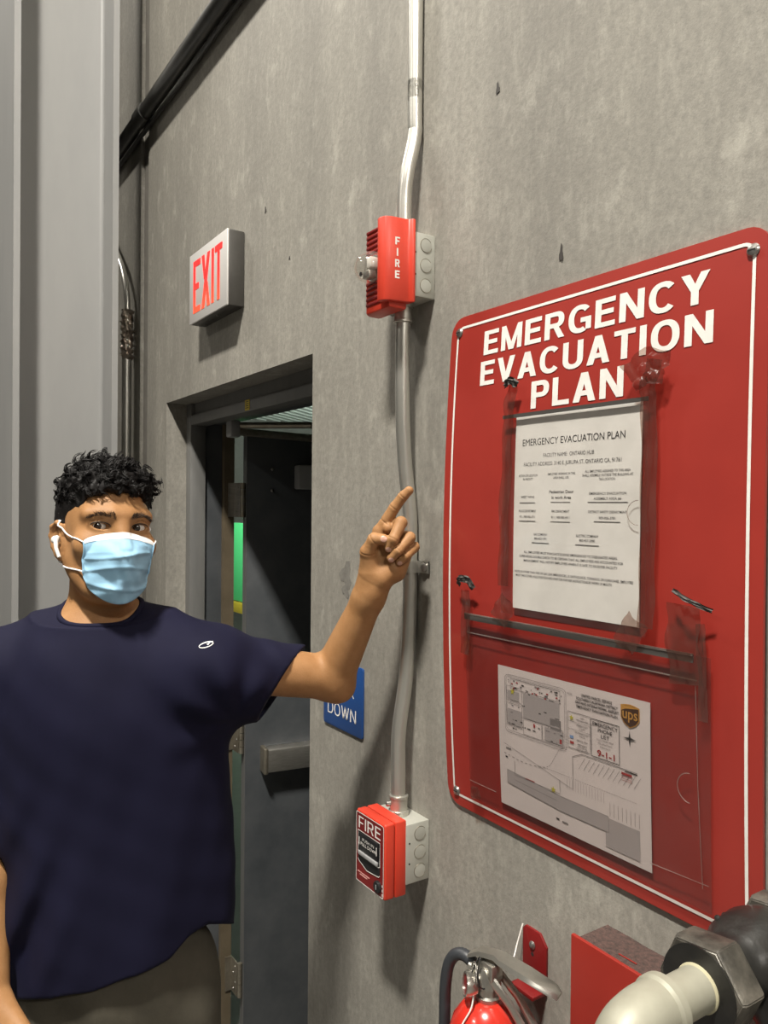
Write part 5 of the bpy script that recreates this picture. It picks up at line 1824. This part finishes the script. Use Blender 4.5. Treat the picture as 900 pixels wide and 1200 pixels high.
# ------------------------------------------------------------------ mask
print('mask...')
nu, nv = 61, 56
g = np.zeros((nv, nu, 3))
FC = Field()          # head without eyes, as the form under the mask
FC.ops = [o for o in B_.ops]
for i in range(nv):
    v_ = i / (nv - 1)
    for j in range(nu):
        u = j / (nu - 1) * 2 - 1
        hwid = 0.0575 - 0.002 * math.sin(math.pi * v_) - 0.004 * max(0, v_ - 0.6) / 0.4
        x_ = hwid * math.sin(u * math.pi / 2 * 0.92) / math.sin(math.pi / 2 * 0.92)
        zt_ = -0.0115 - 0.0155 * abs(u) ** 1.6
        zb_ = -0.127 + 0.050 * abs(u) ** 1.75
        z_ = zt_ + (zb_ - zt_) * v_
        y0_ = np.interp(z_, [-0.135, -0.125, -0.11, -0.09, -0.06, -0.045, -0.025, -0.011], [0.074, 0.090, 0.102, 0.112, 0.1225, 0.1235, 0.1115, 0.0995])
        drop = 0.060 - 0.008 * max(0, -(z_ + 0.08) / 0.05)
        y_ = y0_ - drop * abs(x_ / 0.060) ** 1.9
        # pleats: steps that run across and gather at the sides
        sag = 0.010 * (1 - u * u)
        pl = 0.0
        for c_, a_, sgn in ((-0.048, 0.0035, 0.0), (-0.071, 0.0042, 0.3), (-0.094, 0.004, -0.4)):
            zz_ = z_ - (c_ - sag * (0.3 + abs(c_ + 0.048) * 8) + 0.006 * math.sin(2.2 * u + sgn * 5))
            pl += a_ * (math.exp(-(zz_ / 0.0055) ** 2) * (1 if zz_ > 0 else 0) + (math.exp(zz_ / 0.0016) if zz_ <= 0 else 0)) * (1 - 0.25 * u * u)
        wr = 0.0017 * math.sin(13 * u + 60 * z_ + 2 * math.sin(6 * u)) * math.sin(140 * z_ + 6 * u) + 0.0016 * math.sin(5 * u + 95 * z_ + 1.3) + 0.0015 * math.sin(7 * u - 150 * z_)
        band_ = min(1, max(0, (v_ - 0.08) / 0.08))
        g[i, j] = (x_, y_ + (pl + wr) * band_ * min(1, (1 - abs(u)) * 5 + 0.25), z_)
gw = np.array([H(*p) for p in g.reshape(-1, 3)])
# keep the mask clear of the skin
for _ in range(4):
    dd = FC.ev(gw)
    gw = gw + hf * np.clip(0.0022 - dd, 0, 0.01)[:, None]
gw = gw.reshape(nv, nu, 3)
nb_ = 6
def shell(G, th_):
    m_ = MB().grid(G, True)
    Q = G - hf * th_
    m_.grid(Q)
    a, c = G.shape[:2]
    o_ = a * c
    rim_ = [i * c for i in range(a)] + [(a - 1) * c + k for k in range(1, c)] + [i * c + c - 1 for i in range(a - 2, -1, -1)] + [k for k in range(c - 2, 0, -1)]
    for x_, y_ in zip(rim_, rim_[1:] + rim_[:1]):
        m_.f.append((x_, o_ + x_, o_ + y_, y_))
    return m_
msk = shell(gw, 0.0012).build('face_mask', M_maskblue, man, 60)
shell(gw[:nb_] + hf * 0.0008, 0.001).build('top_band', M_maskwhite, msk, 60)
for col_ in (0, nu - 1):
    sd = gw[:, col_]
    MB().tube(sd + hf * 0.0006, 0.0012, 8).build('side_seam', M_maskblue, msk, 60)
for s, col_ in ((-1, 0), (1, nu - 1)):
    up0, lo0 = gw[1, col_], gw[-4, col_]
    path = bez([up0 + hf * 0.001, H(s * 0.067, 0.028, -0.014), H(s * 0.073, 0.008, 0.0), H(s * 0.075, -0.012, 0.010), H(s * 0.074, -0.03, -0.006), H(s * 0.071, -0.026, -0.043), H(s * 0.066, 0.0, -0.062), lo0 + hf * 0.0005], 8)
    for _ in range(3):
        dd = B_.ev(path)
        path = path + B_.grad(path) * np.clip(0.0012 - dd, 0, 0.02)[:, None]
    MB().tube(path, 0.0013, 8).build('ear_loop', M_maskwhite, msk)
# white earbud in the right ear
M_bud = mat('white_earbud', (0.78, 0.77, 0.74), 0.2, coat=0.4)
bud = MB().tube([H(-0.076, 0.004, -0.015), H(-0.0795, 0.004, -0.023), H(-0.0795, 0.007, -0.035), H(-0.0755, 0.012, -0.050)], [0.0035, 0.0042, 0.0033, 0.003], 14)
bud.lathe(H(-0.081, 0.001, -0.021), -hx + hf * 0.6, [(-0.006, 0.006), (0, 0.0068), (0.003, 0.005), (0.004, 0.002)], 18)
bud.build('earbud', M_bud, man, 60)

# ------------------------------------------------------------------ shirt
print('shirt...')
TA = np.stack([rt, -vw, V3(0, 0, 1)])
TO = at(130, 735, 1.34) * V3(1, 1, 0)
toT = lambda p: (p - TO) @ TA.T
fromT = lambda x, y, z: TO + np.array([x, y, z]) @ TA
zof = lambda py: 1.68 + (594 - py) * 1.34 / FOC
xof = lambda px: (px - 130) * 1.34 / FOC
SZ = [zof(1240), zof(1175), zof(1083), zof(950), zof(835), zof(790), zof(752), zof(728)]
SC = [xof(143), xof(143), xof(143), xof(145), xof(140), xof(132), xof(122), xof(119)]
SAh = [0.196, 0.197, 0.194, 0.189, 0.184, 0.172, 0.135, 0.095]
SBd = [0.125, 0.125, 0.125, 0.125, 0.128, 0.122, 0.112, 0.092]
SCY = [0.0, 0.0, 0.002, 0.004, 0.002, -0.004, -0.009, -0.012]


_zt = np.linspace(SZ[0], SZ[-1], 160)


def _sm(v):
    t = np.interp(_zt, SZ, v)
    t = np.concatenate([np.full(20, t[0]), t, np.full(20, t[-1])])
    k = np.exp(-np.linspace(-2, 2, 25) ** 2)
    return np.convolve(t, k / k.sum(), 'same')[20:-20]


_ST = [_sm(v) for v in (SC, SAh, SBd, SCY)]


def loft(p, grow=0.0):
    q_ = toT(p)
    z_ = q_[:, 2]
    cx_, a_, b_, cy_ = (np.interp(z_, _zt, s_) for s_ in _ST)
    a_, b_ = a_ + grow, b_ + grow
    e = 2.35
    r = (np.abs((q_[:, 0] - cx_) / a_) ** e + np.abs((q_[:, 1] - cy_) / b_) ** e) ** (1 / e)
    d_ = (r - 1) * np.minimum(a_, b_) * 0.92
    return np.maximum(d_, np.maximum(z_ - SZ[-1], SZ[0] - z_))


S_ = Field()
tlo = fromT(0, 0, SZ[0]) - V3(0.34, 0.34, 0.02)
thi = fromT(0, 0, SZ[-1]) + V3(0.34, 0.34, 0.05)
S_.add('u', loft, tlo, thi, 0.02, 0.01)
S_.cone(at(119, 752, 1.352), shL + UP * 0.004, 0.058, 0.056, 0.05).cone(at(119, 752, 1.352), shR + UP * 0.004, 0.058, 0.056, 0.05)
S_.cone(at(119, 722, 1.365), at(190, 749, 1.355), 0.039, 0.045, 0.04).cone(at(119, 722, 1.365), at(48, 760, 1.355), 0.039, 0.044, 0.04)
cuffL = at(331, 806, 1.42)
S_.cone(at(234, 787, 1.335), at(345, 803, 1.435), 0.074, 0.074, 0.05)
cuffR = at(-20, 938, 1.30)
S_.cone(shR + UP * -0.01, cuffR + (cuffR - shR) * 0.1, 0.066, 0.056, 0.05)


def folds(p):
    q_ = toT(p)
    x_, y_, z_ = q_.T
    low = np.clip((zof(820) - z_) / 0.35, 0, 1)
    d_ = 0.0055 * low * np.sin(x_ * 34 + 2.4 * np.sin(z_ * 4) + 0.8 + y_ * 6) * np.sin(x_ * 15 - z_ * 3)
    # pull lines from the raised shoulder
    ang = np.mod(np.arctan2(z_ - zof(845), x_ - xof(268)) + math.pi / 2, 2 * math.pi) - math.pi / 2
    rad = np.hypot(z_ - zof(845), x_ - xof(268))
    d_ += 0.0046 * np.exp(-((rad - 0.085) / 0.045) ** 2) * np.sin(ang * 8 + 14 * rad + 1.0) * np.clip(1.25 - 0.6 * np.abs(ang - 2.0), 0.05, 1) * (y_ > -0.12)
    # diagonal creases at the right flank
    s_ = (x_ - xof(15)) * 0.93 - (z_ - zof(1120)) * 0.36
    d_ += 0.006 * np.exp(-((x_ - xof(45)) / 0.06) ** 2) * np.exp(-((z_ - zof(1050)) / 0.16) ** 2) * np.sin(s_ * 95)
    d_ += 0.0007 * np.sin(x_ * 70 + z_ * 30) * np.sin(z_ * 55 - x_ * 20 + y_ * 30)
    d_ += 0.002 * np.sin(z_ * 17 + x_ * 12 + 1) * np.sin(x_ * 16 + 2)
    return d_


S_.add('d', folds, tlo - 0.3, thi + 0.3)


def sleeve_folds(p):
    t = (p - shL) @ (elL - shL) / ((elL - shL) @ (elL - shL))
    q_ = p - shL
    a_ = q_ @ UP
    win = np.exp(-(np.linalg.norm(q_ - t[:, None] * (elL - shL), axis=1) / 0.11) ** 4)
    return win * 0.0058 * np.exp(-((t - 0.28) / 0.2) ** 2) * np.sin(52 * (q_ @ RT) + 30 * a_ + 1.5) + win * 0.0036 * np.exp(-((t - 0.5) / 0.18) ** 2) * np.sin(a_ * 75 + 20 * t)


S_.add('d', sleeve_folds, np.minimum(shL, elL) - 0.3, np.maximum(shL, elL) + 0.3)
# hollow the sleeves, hem and neck, then cut them
S_.cone(cuffL - (elL - shL) * 0.25, at(362, 806, 1.455), 0.055, 0.060, 0.004, 's')
S_.cone(cuffR - (cuffR - shR) * 0.3, cuffR + (cuffR - shR) * 0.2, 0.046, 0.047, 0.004, 's')


def hem_hollow(p):
    q_ = toT(p)
    return np.maximum(loft(p, -0.020), q_[:, 2] - (zof(1110)))


S_.add('s', hem_hollow, tlo, fromT(0, 0, zof(1100)) + V3(0.34, 0.34, 0.01))
hvec = at(350, 762, 1.42) - at(300, 845, 1.40)
hvec /= np.linalg.norm(hvec)
adir = elL - shL
adir = adir - hvec * (adir @ hvec)
adir /= np.linalg.norm(adir)
adir = adir - FW * 0.5
adir = adir - hvec * (adir @ hvec)
adir /= np.linalg.norm(adir)
c0_ = at(329, 803, 1.42)


def cutL(p):
    # the sleeve ends here; torso and body lie on the other side
    d_ = (p - c0_) @ adir
    return np.where(((p - c0_) @ RT > -0.10) & (np.linalg.norm(p - c0_, axis=1) < 0.17), d_, -1.0)


S_.add('i', cutL, elL - 0.3, elL + 0.3)
rdir = (cuffR - shR) / np.linalg.norm(cuffR - shR)


def cutR(p):
    d_ = (p - cuffR) @ rdir
    near = np.linalg.norm(p - cuffR - ((p - cuffR) @ rdir)[:, None] * rdir, axis=1) < 0.068
    q_ = toT(p)
    return np.where(near & (q_[:, 0] < xof(6)) & (d_ < 0.11), d_, -1.0)


S_.add('i', cutR, cuffR - 0.25, cuffR + 0.25)
HMX = [-60, 15, 60, 110, 160, 200, 222, 244, 262, 300]
HMZ = [1172, 1173, 1175, 1163, 1147, 1124, 1100, 1084, 1083, 1086]


def hem(p):
    q_ = toT(p)
    pf = p - np.minimum(q_[:, 1], 0)[:, None] * TA[1] - EYE
    dd = pf @ FW
    px_ = 450 + FOC * (pf @ RT) / dd
    zh = 1.68 + (594 - np.interp(px_, HMX, HMZ)) * dd / FOC
    return zh + 0.002 * np.sin(q_[:, 0] * 60) - 0.02 * np.clip(-q_[:, 1] / 0.08, 0, 1) - q_[:, 2]


S_.add('i', hem, tlo - 0.1, thi + 0.1)
# neck opening: slanted so that it dips at the front
nax = at(120, 700, 1.36)
ndir = (V3(0, 0, 1) * 0.93 + vw * 0.26 * -1 * -1)
ndir = V3(0, 0, 1) - vw * -0.0
S_.cone(at(119, 790, 1.322), at(119, 640, 1.335), 0.062, 0.064, 0.004, 's')
sv, sf = S_.mesh(np.min([tlo, cuffL - 0.2, cuffR - 0.2], 0), np.max([thi, cuffL + 0.15, cuffR + 0.15], 0), 0.0036)
ok = np.ones(len(sf), bool)
shirt = link('shirt', sv, sf, M_shirt, man, 180)
# ribbed collar following the opening
th_ = np.linspace(0, 2 * math.pi, 73)[:-1]
cpts = []
nc = at(119, 727, 1.325)
for t in th_:
    dirv = rt * math.cos(t) - vw * math.sin(t)
    zz_ = np.linspace(0.075, -0.09, 140)
    pp_ = nc + dirv * 0.0635 + V3(0, 0, 1) * zz_[:, None]
    dd = S_.ev(pp_ + dirv * 0.004)
    k = np.argmax(dd < 0)
    cpts.append(pp_[k] + dirv * 0.003)
cpts = np.array(cpts)
for _ in range(3):
    cpts = (np.roll(cpts, 1, 0) + 2 * cpts + np.roll(cpts, -1, 0)) / 4
cpts = np.concatenate([cpts, cpts[:2]])
MB().tube(cpts + V3(0, 0, 0.001), 0.0048, 10, False).build('collar', M_shirt, shirt, 180)


def hem_line(P_, r=0.0012):
    return MB().tube(P_, r, 6)


# small emblem on the chest: an oval ring with a slanted stroke
M_emb = mat('emblem_print', (0.72, 0.72, 0.7), 0.6)
lc = np.array([at(208, 780.5, 1.1)])
lc = S_.march(lc, FW, 0.0006)[0]
lx = RT * 0.975 + UP * 0.2
lx /= np.linalg.norm(lx)
ly = np.cross(-FW, lx)
ly = ly if ly @ UP > 0 else -ly


def emb(pts):
    o2 = np.array([lc + lx * a + ly * b2 - FW * 0.05 for a, b2 in pts])
    return S_.march(o2, FW, 0.0008)


eb_ = MB()
k_ = 36
TT = np.linspace(0.25, 2 * math.pi - 0.05, k_)
o_ = emb([(0.0112 * math.cos(t), 0.0044 * math.sin(t)) for t in TT])
i_ = emb([(0.0004 + (0.0097 - 0.0010 * math.cos(t)) * math.cos(t), 0.0029 * math.sin(t) - 0.0002) for t in TT])
eb_.add(np.concatenate([o_, i_]), [(a, a + 1, k_ + a + 1, k_ + a) for a in range(k_ - 1)])
st_ = emb([(0.0004, 0.0006), (0.0030, -0.0016), (0.0052, 0.0009), (0.0106, 0.0031), (0.004, 0.0022), (0.0022, 0.0011)])
eb_.add(st_, [(0, 1, 2, 5), (5, 2, 3, 4)])
eb_.build('chest_emblem', M_emb, shirt, 0)

# ------------------------------------------------------------------ trousers and shoes
T_ = Field()
hipc = fromT(xof(142), 0.0, zof(1150))
T_.ell(hipc, (0.163, 0.112, 0.13), TA, 0.05)
feet = []
for s in (-1, 1):
    hp_ = fromT(xof(142) + s * 0.082, 0, zof(1195))
    kn = fromT(xof(142) + s * 0.10, 0.02, FLOOR + 0.54)
    an_ = fromT(xof(142) + s * 0.115, -0.01, FLOOR + 0.07)
    T_.cone(hp_, kn, 0.093, 0.066, 0.03).cone(kn, an_, 0.066, 0.056, 0.02)
    feet.append((s, an_))
T_.add('i', lambda p: (p[:, 2] - zof(1060)), hipc - 1.5, hipc + 1.5)
T_.add('d', lambda p: 0.004 * np.sin(toT(p)[:, 0] * 60 + toT(p)[:, 2] * 14) * np.sin(toT(p)[:, 2] * 22 + 1), hipc - 1.5, hipc + 1.5)
fl_ = [a for _, a in feet]
tv, tf = T_.mesh(np.min(fl_, 0) - V3(0.12, 0.12, 0.08), np.max(fl_ + [hipc], 0) + V3(0.22, 0.22, 0.18), 0.0075)
link('trousers', tv, tf, M_trouser, man, 180)
M_shoe = mat('dark_shoe', (0.02, 0.02, 0.022), 0.5)
for s, an_ in feet:
    F2 = Field()
    hl = an_ * V3(1, 1, 0) + V3(0, 0, FLOOR)
    fd = -vw + rt * s * 0.2
    fd /= np.linalg.norm(fd)
    F2.cone(hl + V3(0, 0, 0.05) - fd * 0.03, hl + fd * 0.15 + V3(0, 0, 0.034), 0.05, 0.042, 0.02)
    F2.cone(hl + V3(0, 0, 0.055) - fd * 0.02, hl + V3(0, 0, 0.11) - fd * 0.015, 0.046, 0.05, 0.02)
    F2.cone(hl + fd * 0.10 + V3(0, 0, 0.034), hl + fd * 0.2 + V3(0, 0, 0.028), 0.046, 0.034, 0.02)
    F2.add('i', lambda p: FLOOR + 0.0 - p[:, 2] + 0.0, hl - 0.4, hl + 0.4)
    a, c = F2.mesh(hl - V3(0.2, 0.2, 0.02), hl + V3(0.32, 0.32, 0.18), 0.007)
    link('shoe', a, c, M_shoe, man, 180)
